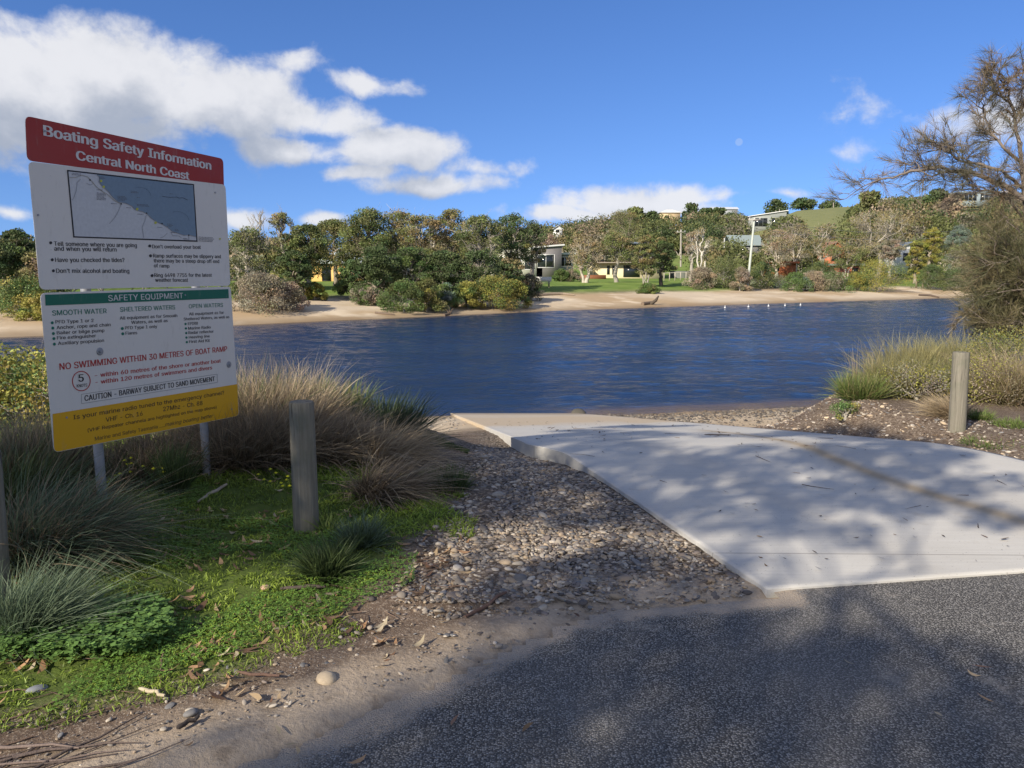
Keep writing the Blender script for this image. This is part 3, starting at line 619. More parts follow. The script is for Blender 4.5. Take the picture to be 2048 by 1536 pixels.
for (lab, u, Yd, w, vt, c, bt) in HT:
    plant_tree('skyline_tree', lab, 'tree', u, Yd, w, vt, group='trees on the hill skyline', leafcol=c, bottom=bt, n=36, per=36, ls=.5, nl=4, rad=.2, bark=MIDB, shape='umbrella' if bt > .45 else 'dome', trunk_r=.2)

# the wood that covers the hill: one mass
r = np.random.default_rng(5); mbw, mbl = MB(), MB(); cnt = 0
pals = ['olive', 'dark', 'heath', 'brown', 'heath', 'olive', 'olive', 'dark', 'brown', 'dry']
OPEN = [[(1590, 412), (1705, 412), (1700, 446), (1600, 452)], [(1065, 512), (1400, 512), (1400, 600), (1065, 600)], [(1318, 436), (1370, 436), (1370, 452), (1318, 450)], [(1480, 424), (1555, 424), (1560, 462), (1480, 462)],
        [(600, 512), (700, 512), (700, 600), (600, 600)], [(1895, 396), (1990, 396), (1990, 416), (1895, 416)], [(1785, 500), (1815, 500), (1815, 545), (1785, 545)], [(1478, 478), (1530, 478), (1530, 505), (1478, 505)], [(1655, 505), (1685, 505), (1685, 530), (1655, 530)]]
def topx(x, y, z):
    dy = y * math.cos(PITCH) - (z - CAMZ) * math.sin(PITCH); up = y * math.sin(PITCH) + (z - CAMZ) * math.cos(PITCH)
    return 1024 + x / dy * F, 768 - up / dy * F
for i in range(30000):
    a = r.uniform(R(-40), R(38)); dd = math.sqrt(r.uniform(62 ** 2 if a < R(-14) else 112 ** 2, 345 ** 2)); x, y = dd * math.sin(a), dd * math.cos(a)
    if y < far_shore(x) + (32 if x > -14 else 22): continue
    z = Hf(x, y); h = r.uniform(3.2, 6.0) if dd < 170 else r.uniform(3.5, 8); w = h * r.uniform(.8, 1.3)
    if a < R(-1): h *= .85
    if a < R(-2) and r.random() < .55: continue
    u, vb = topx(x, y, z)
    vs = np.interp(u, [0, 600, 1040, 1100, 1180, 1240, 1290, 1320, 1400, 1480, 1560, 1600, 1700, 1760, 1850, 2048], [470, 452, 438, 432, 426, 413, 414, 434, 428, 432, 436, 440, 418, 404, 398, 394]) + r.uniform(-4, 6)
    h = min(h, (vb - vs) / F * dd)
    if h < 2.4: continue
    w = max(h, 4) * r.uniform(.8, 1.3); _, vt = topx(x, y, z + h)
    if any(inpoly(np.array([u]), np.array([vv]), P)[0] for P in OPEN for vv in (vb, (vb + vt) / 2, vt + 4)): continue
    if cnt >= 3000: break
    cnt += 1; pc = np.array(PAL[pals[int(vnoise(x, y, .05, 77) * 12 + r.integers(0, 3)) % 10]]); nc_ = 9
    cl = crown((x, y, z), w, h, nc_, r, .2, .26)
    for c in cl:
        m_ = 44 if dd < 220 else 30; d = unit(r.normal(0, 1, (m_, 3))) * (r.random((m_, 1)) ** .4) * c[3] * 1.15; d[:, 2] *= .7
        leaves(mbl, c[:3] + d, .30 * (dd / 220) ** .5 * r.uniform(.7, 1.3, m_), 1.55 * pc * r.uniform(.8, 1.2) * r.uniform(.7, 1.35, (m_, 1)), r, .55)
    b_ = GREYB if r.random() < .6 else PALE
    for c in cl[:4]: tube(mbw, curve((x, y, z - .2), c[:3], 4, .07, r=r), np.array([.16, .13, .08, .03]) * dd / 220, 4, b_)
hw = tag(mbl.build('hillside_wood', M_leaf), 'mixed olive, brown and dark green wood covering the far hillside', 'wood', kind='stuff')
mbw.build('trunks', M_bark, hw)

# low dark undergrowth that knits the bank together
r = np.random.default_rng(31); mu = MB()
for (ua, ub, dn, df, n_) in [(735, 1052, 13, 30, 330), (-120, 120, 12, 26, 120), (462, 600, 13, 24, 90), (1395, 1500, 13, 24, 90), (1520, 1800, 13, 27, 260), (1850, 2060, 13, 26, 160)]:
    for _ in range(n_):
        u = r.uniform(ua, ub); t_ = np.arange(30, 130, .5); xx = (u - 1024) / F * t_ * .985; k_ = int(np.argmax(t_ - far_shore(xx) > r.uniform(dn, df))); x, y = xx[k_], t_[k_]; z = Hf(x, y); hh_ = r.uniform(.5, 1.5)
        pc = np.array(PAL[['dark', 'olive', 'green', 'heath', 'dry', 'olive'][r.integers(0, 6)]]) * 1.5 * r.uniform(.7, 1.2); m_ = 90
        d = unit(r.normal(0, 1, (m_, 3))) * (r.random((m_, 1)) ** .35) * hh_; d[:, 2] = np.abs(d[:, 2]) * .8; leaves(mu, np.array([x, y, z]) + d, .075 * r.uniform(.7, 1.3, m_), pc * r.uniform(.8, 1.25, (m_, 1)), r, .5)
tag(mu.build('undergrowth', M_leaf), 'low tangled undergrowth between the trees along the far bank', 'undergrowth', kind='stuff')

# ------------------------------------------------------------------ buildings across the river
def quadbox(mb, x0, x1, y0, y1, z0, z1, c): mb.box(x0, x1, y0, y1, z0, z1, c)
def building(label, u, Yd, w, d, h, wall, roof, kind='gable', wins=(), rise=1.1, rz=0, vbase=None, doors=(), eave=.4, name='house', up=0, cat='house'):
    p = at(u, 545, Yd); z = Hf(p[0], Yd) - .05 if vbase is None else at(u, vbase, Yd)[2]
    e = empty(name, (p[0], Yd, z), label, cat, 'houses across the river', rz)
    m = MB(); m.box(-w / 2, w / 2, 0, d, -1.2, h, wall)
    if kind == 'gable_front':
        m.add([(-w / 2, 0, h), (w / 2, 0, h), (0, 0, h + rise)], [(0, 1, 2)], wall); m.add([(-w / 2, d, h), (w / 2, d, h), (0, d, h + rise)], [(0, 2, 1)], wall)
    if kind == 'skillion':
        m.add([(-w / 2, 0, h), (w / 2, 0, h), (w / 2, 0, h + rise)], [(0, 1, 2)], wall)
    m.build('wall', M_paint, e)
    rf = MB(); E = eave
    def slab(P, th=.12):
        P = np.array(P, float); Qv = P.copy(); Qv[:, 2] -= th; n = len(P)
        rf.add(np.concatenate([P, Qv]), [tuple(range(n))], roof); rf.add(Qv, [tuple(range(n))[::-1]], roof)
        for i in range(n): j = (i + 1) % n; rf.add([P[i], P[j], Qv[j], Qv[i]], [(0, 3, 2, 1)], roof)
    if kind == 'gable':
        slab([(-w / 2 - E, -E, h + .1), (w / 2 + E, -E, h + .1), (w / 2 + E, d / 2, h + rise), (-w / 2 - E, d / 2, h + rise)])
        slab([(-w / 2 - E, d / 2, h + rise + .004), (w / 2 + E, d / 2, h + rise + .004), (w / 2 + E, d + E, h + .1), (-w / 2 - E, d + E, h + .1)])
    elif kind == 'hip':
        q = min(w, d) / 2 * .9
        slab([(-w / 2 - E, -E, h + .1), (w / 2 + E, -E, h + .1), (w / 2 - q, d / 2, h + rise), (-w / 2 + q, d / 2, h + rise)])
        slab([(w / 2 + E, -E, h + .1), (w / 2 + E, d + E, h + .1), (w / 2 - q, d / 2, h + rise)]); slab([(-w / 2 - E, d + E, h + .1), (-w / 2 - E, -E, h + .1), (-w / 2 + q, d / 2, h + rise)])
        slab([(w / 2 + E, d + E, h + .1), (-w / 2 - E, d + E, h + .1), (-w / 2 + q, d / 2, h + rise), (w / 2 - q, d / 2, h + rise)])
    elif kind == 'gable_front':
        slab([(-w / 2 - E, -E, h - E * rise / (w / 2)), (0, -E, h + rise + .12), (0, d + E, h + rise + .12), (-w / 2 - E, d + E, h - E * rise / (w / 2))])
        slab([(0, -E, h + rise + .12), (w / 2 + E, -E, h - E * rise / (w / 2)), (w / 2 + E, d + E, h - E * rise / (w / 2)), (0, d + E, h + rise + .12)])
    elif kind == 'skillion':
        slab([(-w / 2 - E, -E, h + .12), (w / 2 + E, -E, h + rise + .16), (w / 2 + E, d + E, h + rise + .16), (-w / 2 - E, d + E, h + .12)], .2)
    elif kind == 'flat':
        slab([(-w / 2 - E, -E, h + .3), (w / 2 + E, -E, h + .3), (w / 2 + E, d + E, h + .3), (-w / 2 - E, d + E, h + .3)], .28)
    rf.build('roof', M_paint, e)
    for (x0, z0, ww, wh, nm, cc) in wins:
        f = MB(); t = .07
        f.box(x0, x0 + ww, -.05, -.002, z0, z0 + t, cc); f.box(x0, x0 + ww, -.05, -.002, z0 + wh - t, z0 + wh, cc)
        nb = max(1, int(round(ww / 1.2)))
        for i in range(nb + 1): xx = x0 + (ww - t) * i / nb; f.box(xx, xx + t, -.055, -.004, z0 + .01, z0 + wh - .01, cc)
        fo = f.build(nm, M_paint, e); g_ = MB(); g_.box(x0 + .02, x0 + ww - .02, -.03, -.01, z0 + .02, z0 + wh - .02); g_.build('pane', M_glass, fo)
    return e
WH = (.75, .75, .72); CRM = (.66, .57, .36); YEL = (.62, .40, .13); GRY = (.20, .19, .19); PALER = (.52, .58, .58); DK = (.035, .035, .04)
building('yellow cottage with a pale grey roof under the left grove trees', 672, 88, 5.6, 6, 2.5, YEL, PALER, 'hip', [(-1.6, .5, 1.0, 1.6, 'window', DK), (.5, .8, .8, 1.2, 'window', DK)], 1.5, vbase=571)
building('pale roofed shed hidden behind the grove, right of the yellow cottage', 768, 90, 4.6, 5, 2.1, (.42, .4, .36), PALER, 'gable', [(-1.2, .5, 1.6, 1.3, 'window', DK)], 1.3, vbase=571)
building('white gabled house behind the right end of the grove', 1032, 112, 7.6, 9, 2.9, (.62, .6, .5), (.72, .72, .7), 'gable_front', [(-2.6, .3, 3.4, 2.1, 'window', WH), (1.2, .6, 1.6, 1.6, 'window', WH)], 1.7, vbase=548)
b = building('grey brick house with a flat roof and white framed glass front', 1098, 112, 3.6, 8, 3.0, GRY, (.6, .6, .58), 'skillion', [(-1.7, .1, 2.5, 1.9, 'window', WH)], .3, vbase=537)
building('glazed verandah wing joined to the right of the grey brick house', 1130, 114, 2.4, 4, 2.0, (.3, .34, .33), PALER, 'flat', [(-1.1, .3, 2.1, 1.4, 'window', WH)], vbase=537, name='verandah', cat='verandah')
# two storey cream house
p = at(1248, 545, 118); zb = at(1248, 559, 118)[2]
e = empty('house', (p[0], 118, zb), 'two storey house with cream ground floor, dark upper storey and brown deck', 'house', 'houses across the river')
m = MB(); m.box(-4.4, 6.0, 0, 8, -1.2, 2.45, CRM); m.box(-4.9, -4.4, .6, 7, -1, 2.2, CRM); m.build('lower_wall', M_paint, e)
m = MB(); m.box(-.9, 5.4, 1.2, 8, 2.6, 5.2, (.10, .075, .06)); m.box(-4.2, -.9, 3.0, 8, 2.6, 4.6, (.14, .10, .075)); m.build('upper_wall', M_paint, e)
m = MB(); m.box(-5.4, 6.2, -1.1, 8.2, 2.46, 2.6, (.28, .24, .2)); m.build('deck', M_paint, e)
m = MB()
for zz in (3.0, 3.55): m.box(-5.3, -.9, -1.02, -.96, zz, zz + .06, (.45, .4, .33))
for xx in np.arange(-5.3, -.8, 1.1): m.box(xx, xx + .07, -1.03, -.97, 2.6, 3.6, (.45, .4, .33))
m.build('railing', M_paint, e)
m = MB(); m.add([(-1.6, -.6, 5.6), (5.6, -.6, 5.0), (5.6, 8.5, 5.0), (-1.6, 8.5, 5.6), (-1.6, -.6, 5.85), (5.6, -.6, 5.25), (5.6, 8.5, 5.25), (-1.6, 8.5, 5.85)], [(0, 3, 2, 1), (4, 5, 6, 7), (0, 1, 5, 4), (1, 2, 6, 5), (3, 7, 6, 2), (0, 4, 7, 3)], (.12, .15, .2)); m.build('roof', M_paint, e)
m = MB(); m.box(-1.0, 3.0, 1.0, 1.17, 4.7, 5.2, (.45, .2, .07)); m.build('fascia', M_paint, e)
for (x0, z0, ww, wh, yy_) in [(-2.6, .75, .42, 1.35, 0), (-1.8, .75, .42, 1.35, 0), (-.1, .35, 2.5, 1.8, 0), (2.9, .75, .42, 1.35, 0), (3.7, .75, .42, 1.35, 0), (5.0, .9, .6, .9, 0), (-.6, 2.9, 2.6, 1.7, 1.2), (2.4, 2.9, 2.4, 1.7, 1.2), (-4.0, 2.75, 2.8, 1.4, 3.0)]:
    f = MB(); f.box(x0, x0 + ww, yy_ - .04, yy_ - .002, z0, z0 + wh, DK); fo = f.build('window', M_paint, e); g_ = MB(); g_.box(x0 + .06, x0 + ww - .06, yy_ - .06, yy_ - .041, z0 + .06, z0 + wh - .06); g_.build('pane', M_glass, fo)
building('long house with a white skillion roof on the green hill, right of the pole', 1534, 225, 9.6, 7, 3.4, (.30, .32, .30), (.82, .82, .8), 'skillion', [(-4.4, .4, 3.8, 2.4, 'window', (.25, .27, .28)), (.6, .3, 3.4, 2.6, 'window', (.35, .36, .14))], 1.5, vbase=456)
building('long glass fronted house on the ridge seen behind the foreground branches', 1945, 225, 11.5, 7, 2.6, (.30, .36, .38), (.35, .42, .45), 'flat', [(-5.4, .3, 4.8, 2.0, 'window', (.4, .45, .5)), (.3, .3, 5.0, 2.0, 'window', (.4, .45, .5))], vbase=404)
building('small white house on the ridge, right of the glass fronted one', 1994, 232, 4.4, 5, 2.2, WH, (.45, .42, .4), 'gable', [(-1.2, .8, 2.2, .9, 'window', DK)], .8, vbase=401)
building('small white walled house between the grey mushroom tree and the wattle', 1800, 122, 2.6, 5, 2.6, WH, (.2, .24, .28), 'skillion', [(.3, .8, .8, 1.2, 'window', DK)], 1.0, vbase=532)
building('grey roofed house on the slope left of the leaning pole', 1492, 150, 5.6, 6, 1.6, (.25, .25, .24), (.25, .30, .29), 'gable', [(-1.2, .3, 1.6, .9, 'window', WH)], 2.1, vbase=508)
building('orange brick house half hidden by gum trees right of the leaning pole', 1668, 128, 3.0, 5, 2.9, (.46, .15, .07), (.3, .16, .1), 'gable_front', [(-.5, .8, 1.0, 1.1, 'window', DK)], 1.0, vbase=532)
building('low orange shed behind the bushes below the orange brick house', 1702, 108, 2.6, 4, 1.7, (.42, .13, .07), (.25, .3, .26), 'flat', [(.1, .4, .9, 1.0, 'window', DK)], vbase=556, name='shed', cat='shed')
building('rust red garden shed left of the orange house', 1563, 116, 4.2, 3, 1.4, (.30, .10, .04), (.28, .09, .04), 'flat', [(-1.6, .3, 1.2, .7, 'window', DK)], vbase=546, name='shed', cat='shed')
building('little tan house on the skyline above the central wood', 1338, 262, 6.5, 5, 2.4, (.55, .42, .25), (.7, .68, .62), 'hip', [(-2, .5, 1.4, 1, 'window', DK)], 1.2, vbase=440)
building('low grey house on the skyline behind the umbrella gums', 1446, 285, 9, 5, 2.2, (.4, .42, .42), (.55, .58, .6), 'gable', [(-3, .5, 2.4, 1.1, 'window', DK)], 1.0, vbase=431)
building('small white cottage glimpsed in the hill wood above the flat roofed house', 1115, 215, 2.4, 3, 1.5, WH, (.6, .6, .58), 'gable_front', [(-.6, .4, 1.0, .8, 'window', DK)], .7, vbase=468)
building('pale roofed house peeping over trees left of the ridge', 1752, 235, 7, 5, 1.7, (.5, .52, .5), (.66, .7, .7), 'flat', [(-2, .5, 1.6, .8, 'window', DK)], vbase=411)

# poles
def pole(label, u0, v0, u1, v1, Yd, r0, colr, arms=()):
    a = at(u0, v0, Yd); b = at(u1, v1, Yd); a[2] = min(a[2], Hf(a[0], Yd) - .1) if v0 > 540 else a[2] - 1
    e = empty('power_pole', a, label, 'power pole', 'power poles across the river'); m = MB(); tube(m, [(0, 0, 0), (b - a) * .5, b - a], [r0, r0 * .9, r0 * .8], 8, colr, True); m.build('shaft', M_paint, e, True)
    for (f, hw_) in arms:
        q = (b - a) * f; m = MB(); m.box(q[0] - hw_, q[0] + hw_, -.22, -.1, q[2] - .06, q[2] + .06, (.4, .38, .33))
        for s in (-.8, 0, .8): m.box(q[0] + s * hw_ - .05, q[0] + s * hw_ + .05, -.2, -.12, q[2] + .062, q[2] + .25, (.6, .6, .58))
        m.build('crossarm', M_paint, e)
    return a, b
GP = (.48, .52, .46)
pa, pb = pole('tall pale green pole leaning right at the beach edge', 1495, 560, 1509, 437, 86, .145, GP, [(.98, .7)])
m = MB(); m.box(-.2, .2, -.3, -.1, 1.2, 1.6, (.2, .22, .22)); bx = m.build('meter_box', M_paint, [o for o in bpy.data.objects if o.name.startswith('power_pole')][0])
_, pc_ = pole('straight wooden power pole with crossarm behind the white dead tree', 1362, 522, 1362, 459, 135, .17, (.36, .33, .28), [(.93, .8)])
pole('slender pale pole left of the leaning pole, taller of two side by side', 1449, 520, 1449, 476, 125, .13, (.5, .5, .47))
pole('short pale pole touching the right side of the slender pole', 1453, 520, 1453, 494, 124, .10, (.5, .5, .47))
pole('thin pole on the crest of the green hill field', 1667, 420, 1667, 405, 290, .2, (.35, .3, .26))
pole('left one of two thin posts above the white roofed house', 1552, 436, 1552, 421, 245, .15, (.35, .3, .26))
pole('right one of two thin posts above the white roofed house', 1559, 436, 1559, 418, 245, .15, (.35, .3, .26))
for k, (v1, lab) in enumerate([(459, 'upper power line running right from the leaning pole'), (469, 'lower power line running right from the leaning pole')]):
    a = pb.copy(); a[2] -= .1 + k * 1.0; b = at(1940, v1, 120); m = MB(); tube(m, [a + (b - a) * t + np.array([0, 0, -1.0 * math.sin(math.pi * t)]) for t in np.linspace(0, 1, 14)], .018, 3, (.3, .3, .3)); tag(m.build('power_line', M_paint), lab, 'power line', 'power lines')
# fence by the lawn
e = empty('wire_fence', (0, 0, 0), 'low wire fence with timber posts beside the cream house lawn', 'fence'); prev = None
for i, u in enumerate(range(1328, 1392, 11)):
    q = gnd(u, 558 - i * .5); q[1] = 104; q[0] = at(u, 555, 104)[0]; q[2] = Hf(q[0], 104)
    m = MB(); m.box(q[0] - .05, q[0] + .05, q[1] - .05, q[1] + .05, q[2] - .2, q[2] + 1.1, (.45, .4, .33)); m.build('post', M_paint, e)
    if prev is not None:
        m = MB(); tube(m, [prev + (0, 0, 1.05), q + (0, 0, 1.05)], .035, 4, (.5, .46, .4)); m.build('rail', M_paint, e)
    prev = q
# garden wall of dark sleepers, water tank ring, picnic table
q = at(1190, 552, 112); q[2] = Hf(q[0], 112)
e = empty('garden_bed', q, 'rust coloured timber garden edging left of the cream house', 'garden edging'); m = MB(); m.box(-2.6, 1.6, 0, .15, -.3, .55, (.22, .09, .04)); m.box(-2.6, -2.45, .16, 2.5, -.3, .55, (.22, .09, .04)); m.build('sleeper', M_paint, e)
q = at(1362, 528, 124); q[2] = Hf(q[0], 124); m = MB(); tube(m, [q - (0, 0, .4), q + (0, 0, 1.1)], 1.7, 24, (.16, .17, .15), True); tag(m.build('water_tank', M_paint, None), 'low round dark grey water tank on the lawn right of the cream house', 'water tank')
q = at(1080, 562, 78); q[2] = Hf(q[0], 78)
e = empty('picnic_shelter', q, 'small picnic table draped in a pale cover at the grove edge', 'picnic table')
m = MB(); m.box(-1.1, 1.1, -.5, .5, .95, 1.02, (.6, .6, .56)); m.box(-1.12, 1.12, -.53, -.51, .55, 1.03, (.62, .62, .58)); m.box(1.125, 1.14, -.5, .5, .75, 1.0, (.55, .55, .5)); m.build('cover', M_paint, e)
for sx in (-.9, .9):
    for sy in (-.4, .4): m = MB(); m.box(sx - .06, sx + .06, sy - .06, sy + .06, -.3, .948, (.3, .27, .22)); m.build('leg', M_paint, e)
m = MB(); m.box(-1.0, 1.0, -.95, -.68, .40, .46, (.35, .32, .27)); m.build('bench', M_paint, e)
q = at(1066, 566, 76.5); q[2] = Hf(q[0], 76.5); m = MB(); tube(m, [q, q + (0, 0, .3), q + (0, 0, .85), q + (0, 0, .9)], [.26, .28, .3, .25], 12, (.45, .34, .08), True); tag(m.build('rubbish_bin', M_paint), 'yellow bin standing left of the covered picnic table', 'bin')

# buoys and driftwood
for i, (u, v, lab) in enumerate([(1450, 615, 'leftmost white buoy of the row floating off the beach'), (1497, 613.5, 'second white buoy from the left, below the leaning pole'), (1537, 612, 'middle white buoy of the row on the river'), (1570, 611, 'second last white buoy, close to the far beach'), (1601, 610, 'rightmost white buoy of the row on the river')]):
    q = atz(u, v, WATER + .08); m = MB(); th = np.linspace(-1.5, 1.5, 9); tube(m, [(q[0], q[1], q[2] +   .07 * math.sin(a)) for a in th], [.07 * math.cos(a) + .004 for a in th], 10, (.8, .8, .78), True); tube(m, [(q[0], q[1], q[2] + .1), (q[0], q[1], q[2] + .17)], .03, 6, (.7, .7, .68), True)
    tag(m.build('buoy', M_paint, None, True), lab, 'buoy', 'buoys floating off the far beach')
def log(label, pts, rads, Yd=None, colr=(.2, .15, .11), name='driftwood'):
    P = []
    for (u, v) in pts: q = gnd(u, v); P.append(q)
    P = np.array(P); m = MB(); n = len(P); P2 = np.array([P[min(int(t), n - 2)] + (P[min(int(t), n - 2) + 1] - P[min(int(t), n - 2)]) * (t - min(int(t), n - 2)) for t in np.linspace(0, n - 1, n * 3)])
    P2 += rng.normal(0, .02, P2.shape) * np.mean(rads); P2[:, 2] += np.mean(rads) * .7; tube(m, P2, np.interp(np.linspace(0, 1, len(P2)), np.linspace(0, 1, len(rads)), rads), 7, colr, True)
    return m
m = log('', [(1285, 611), (1305, 608)], [.18, .14]); q = gnd(1300, 609); tube(m, [q, q + (.5, 0, .35), q + (.75, .1, .75)], [.16, .14, .05], 6, (.10, .08, .06), True); tag(m.build('driftwood', M_bark), 'dark forked log sticking up at the far waterline, below the white buoy row', 'driftwood', 'driftwood on the beaches')
m = log('', [(888, 632), (902, 629)], [.1, .05]); q = gnd(900, 630)
for dx, dz in ((-.5, .5), (-.1, .65), (.25, .45)): tube(m, [q, q + (dx * .5, 0, dz * .7), q + (dx, 0, dz)], [.05, .035, .01], 5, (.16, .12, .09))
tag(m.build('driftwood', M_bark), 'spiky small snag at the waterline under the grove', 'driftwood', 'driftwood on the beaches')
tag(log('', [(1074, 592), (1100, 591), (1125, 590), (1150, 592)], [.14, .18, .15, .05], colr=(.3, .24, .18)).build('driftwood', M_bark), 'long pale log lying along the top of the beach below the lawn', 'driftwood', 'driftwood on the beaches')
tag(log('', [(750, 628), (770, 629), (790, 631)], [.08, .1, .04]).build('driftwood', M_bark), 'thin dark branch on the sand left of the spiky snag', 'driftwood', 'driftwood on the beaches')
tag(log('', [(1838, 592), (1860, 593), (1878, 596)], [.12, .16, .06], colr=(.12, .09, .07)).build('driftwood', M_bark), 'dark sunken branch at the waterline near the right beach end', 'driftwood', 'driftwood on the beaches')
for i, (u, lab) in enumerate([(1832, 'left stump post'), (1845, 'middle stump post'), (1856, 'right stump post')]):
    q = gnd(u, 577); m = MB(); tube(m, [q - (0, 0, .3), q + (0, 0, .4), q + (.03, 0, .9 - .15 * i)], [.14, .12, .1], 6, (.22, .18, .12), True); tag(m.build('mooring_post', M_bark), lab + ' on the right hand beach before the dark bush', 'post', 'old posts on the right beach')
# ------------------------------------------------------------------ the sign
PA = np.array([-2.66, 4.34, 0]); PBr = np.array([-2.07, 5.70, 0]); AX = unit(PBr - PA); UP = np.array([0, 0, 1.]); NRM = np.cross(AX, UP)
if NRM @ (np.array([0, 0, 0]) - PA) < 0: NRM = -NRM
AXR = AX
def pl(u, v, off=0.0):
    d = ray(u, v); o_ = np.array([0, 0, CAMZ]); t = ((PA + NRM * off - o_) @ NRM) / (d @ NRM); return o_ + d * t
SC1 = lambda p: (30 + p[0] * .2344, 220 + p[1] * .2344); SC2 = lambda p: (60 + p[0] * .23442, 560 + p[1] * .23442)
sgn = empty('information_sign', (PA + PBr) / 2 * np.array([1, 1, 0]), 'large three panel boating safety sign, red above white above yellow, on two steel posts', 'sign')
SO = np.array(sgn.location)
RED, WHT, GRN, YLW, BLK = (.33, .022, .016), (.68, .65, .60), (.0, .13, .085), (.68, .36, .008), (.012, .012, .016)
def signmat(t):
    p = t.pos(); n = t.noise(p, 3, 5, .6); n2 = t.noise(t.mapping(p, (1, 1, .25)), 26, 4, .65); n3 = t.noise(p, 90, 2)
    c = t.mix(1.0, t.attr('Col', 'Color'), t.mix(n, (.90,) * 3, (1.05,) * 3), 'MULTIPLY')
    c = t.mix(t.ramp(n2, .56, .8, 0, .28), c, (.30, .28, .24)); c = t.mix(t.ramp(n3, .74, .78, 0, .6), c, (.1, .09, .08))
    return {'c': c, 'r': t.ramp(n, .3, .7, .35, .5)}
M_sign = material('sign_enamel', signmat, .4, .4)
M_ink = material('sign_lettering', lambda t: t.mix(1.0, t.attr('Col', 'Color'), t.mix(t.noise(t.pos(), 60, 3), (.9,) * 3, (1.2,) * 3), 'MULTIPLY'), .5, .3)
def rounded(q, rad, n=5):
    """rounded corner outline in the sign plane"""
    q = [np.array(p) for p in q]; out = []
    for i in range(len(q)):
        p, a, b = q[i], q[i - 1], q[(i + 1) % len(q)]; rr = rad[i] if isinstance(rad, (list, tuple)) else rad
        A = p + unit(a - p) * rr; B = p + unit(b - p) * rr
        if rr == 0: out.append(p); continue
        for t in np.linspace(0, 1, n): out.append((1 - t) ** 2 * A + 2 * t * (1 - t) * p + t * t * B)
    return np.array(out)
def plate(px, off, rad, col, thick=.003):
    P = rounded([pl(*p, off) for p in px], rad); m = MB(); n = len(P); Bk = P - NRM * thick
    m.add(P - SO, [tuple(range(n))], col); m.add(Bk - SO, [tuple(range(n))[::-1]], (.4, .41, .42))
    for i in range(n): j = (i + 1) % n; m.add(np.array([P[i], P[j], Bk[j], Bk[i]]) - SO, [(0, 3, 2, 1)], (.5, .5, .5))
    return m
def flat(m, px, off, col):
    P = np.array([pl(*p, off) for p in px]); m.add(P - SO, [tuple(range(len(P)))], col)
FONTS = []; SLANT = set()
try:
    import os
    SANS = bpy.data.fonts.load(os.path.join(bpy.utils.system_resource('DATAFILES', path='fonts'), 'Inter.woff2'))
except Exception: SANS = None
def words(txt, p0, p1, cap, off, col, shear=0, bold=0.012):
    c = bpy.data.curves.new('t', 'FONT'); c.body = txt; c.offset = 0
    if SANS: c.font = SANS
    c.space_word = 1.15; c.resolution_u = 4; c.fill_mode = 'NONE'
    o = bpy.data.objects.new('t', c); COL.objects.link(o); FONTS.append((o, p0, p1, cap, off, col, bold)); SLANT.update([len(FONTS) - 1] if shear else []); return len(FONTS) - 1
jobs = {'title': [], 'advice': [], 'green': [], 'black': [], 'red': [], 'yellowp': []}
def W1(job, txt, p0, p1, cap, col, **k): jobs[job].append(words(txt, SC1(p0), SC1(p1), cap * .2344, k.pop('off', .0045), col, **k))
def W2(job, txt, p0, p1, cap, col, **k): jobs[job].append(words(txt, SC2(p0), SC2(p1), cap * .2344, k.pop('off', .0045), col, **k))
INK = (.02, .02, .025); WTX = (.62, .60, .58); GTX = (.0, .15, .10); RTX = (.42, .03, .03)
W1('title', 'Boating Safety Information', (250, 219), (1672, 510), 80, WTX, off=-.0015, bold=.055); W1('title', 'Central North Coast', (527, 424), (1485, 594), 72, WTX, off=-.0015, bold=.055)
for (s, a, b, h) in [('Tell someone where you are going', (335, 1158), (1040, 1172), 36), ('and when you will return', (338, 1200), (868, 1208), 36), ('Have you checked the tides?', (345, 1297), (935, 1297), 36), ("Don't mix alcohol and boating", (353, 1390), (976, 1390), 36),
    ("Don't overload your boat", (1172, 1180), (1586, 1185), 31), ('Ramp surfaces may be slippery and', (1180, 1258), (1757, 1264), 30), ('there may be a steep drop off end', (1185, 1300), (1743, 1305), 30), ('of ramp', (1187, 1342), (1318, 1345), 30), ('Ring 6498 7755 for the latest', (1190, 1425), (1680, 1422), 30), ('weather forecast', (1198, 1465), (1477, 1465), 30)]:
    W1('advice', s, a, b, h, INK, bold=.03)
W2('green', 'SAFETY EQUIPMENT', (670, 180), (1307, 155), 48, WTX, off=.0062); W2('green', 'SMOOTH WATER', (192, 303), (655, 283), 42, GTX, bold=.02); W2('green', 'SHELTERED WATERS', (770, 272), (1238, 250), 38, GTX, bold=.02); W2('green', 'OPEN WATERS', (1356, 242), (1647, 229), 34, GTX)
for (s, a, b, h) in [('PFD Type 1 or 2', (219, 372), (543, 358), 28), ('Anchor, rope and chain', (228, 420), (688, 393), 28), ('Bailer or bilge pump', (230, 465), (635, 443), 28), ('Fire extinguisher', (232, 508), (563, 488), 28), ('Auxiliary propulsion', (240, 555), (632, 528), 28),
    ('All equipment as for Smooth', (767, 338), (1257, 315), 26), ('Waters, as well as', (865, 375), (1175, 358), 26), ('PFD Type 1 only', (812, 422), (1085, 408), 26), ('Flares', (816, 467), (915, 462), 26),
    ('All equipment as for', (1358, 302), (1655, 288), 24), ('Sheltered Waters, as well as', (1312, 345), (1700, 325), 23), ('EPIRB', (1348, 384), (1433, 380), 23), ('Marine Radio', (1351, 424), (1542, 412), 23), ('Radar reflector', (1353, 461), (1567, 449), 23), ('Heaving line', (1356, 500), (1533, 489), 23), ('First Aid Kit', (1358, 538), (1534, 527), 23),
    ('KNOTS', (400, 917), (488, 908), 26), ('CAUTION - BARWAY SUBJECT TO SAND MOVEMENT', (468, 1033), (1577, 862), 44)]:
    W2('black', s, a, b, h, INK, bold=.035 if s[:3] == 'CAU' else .022)
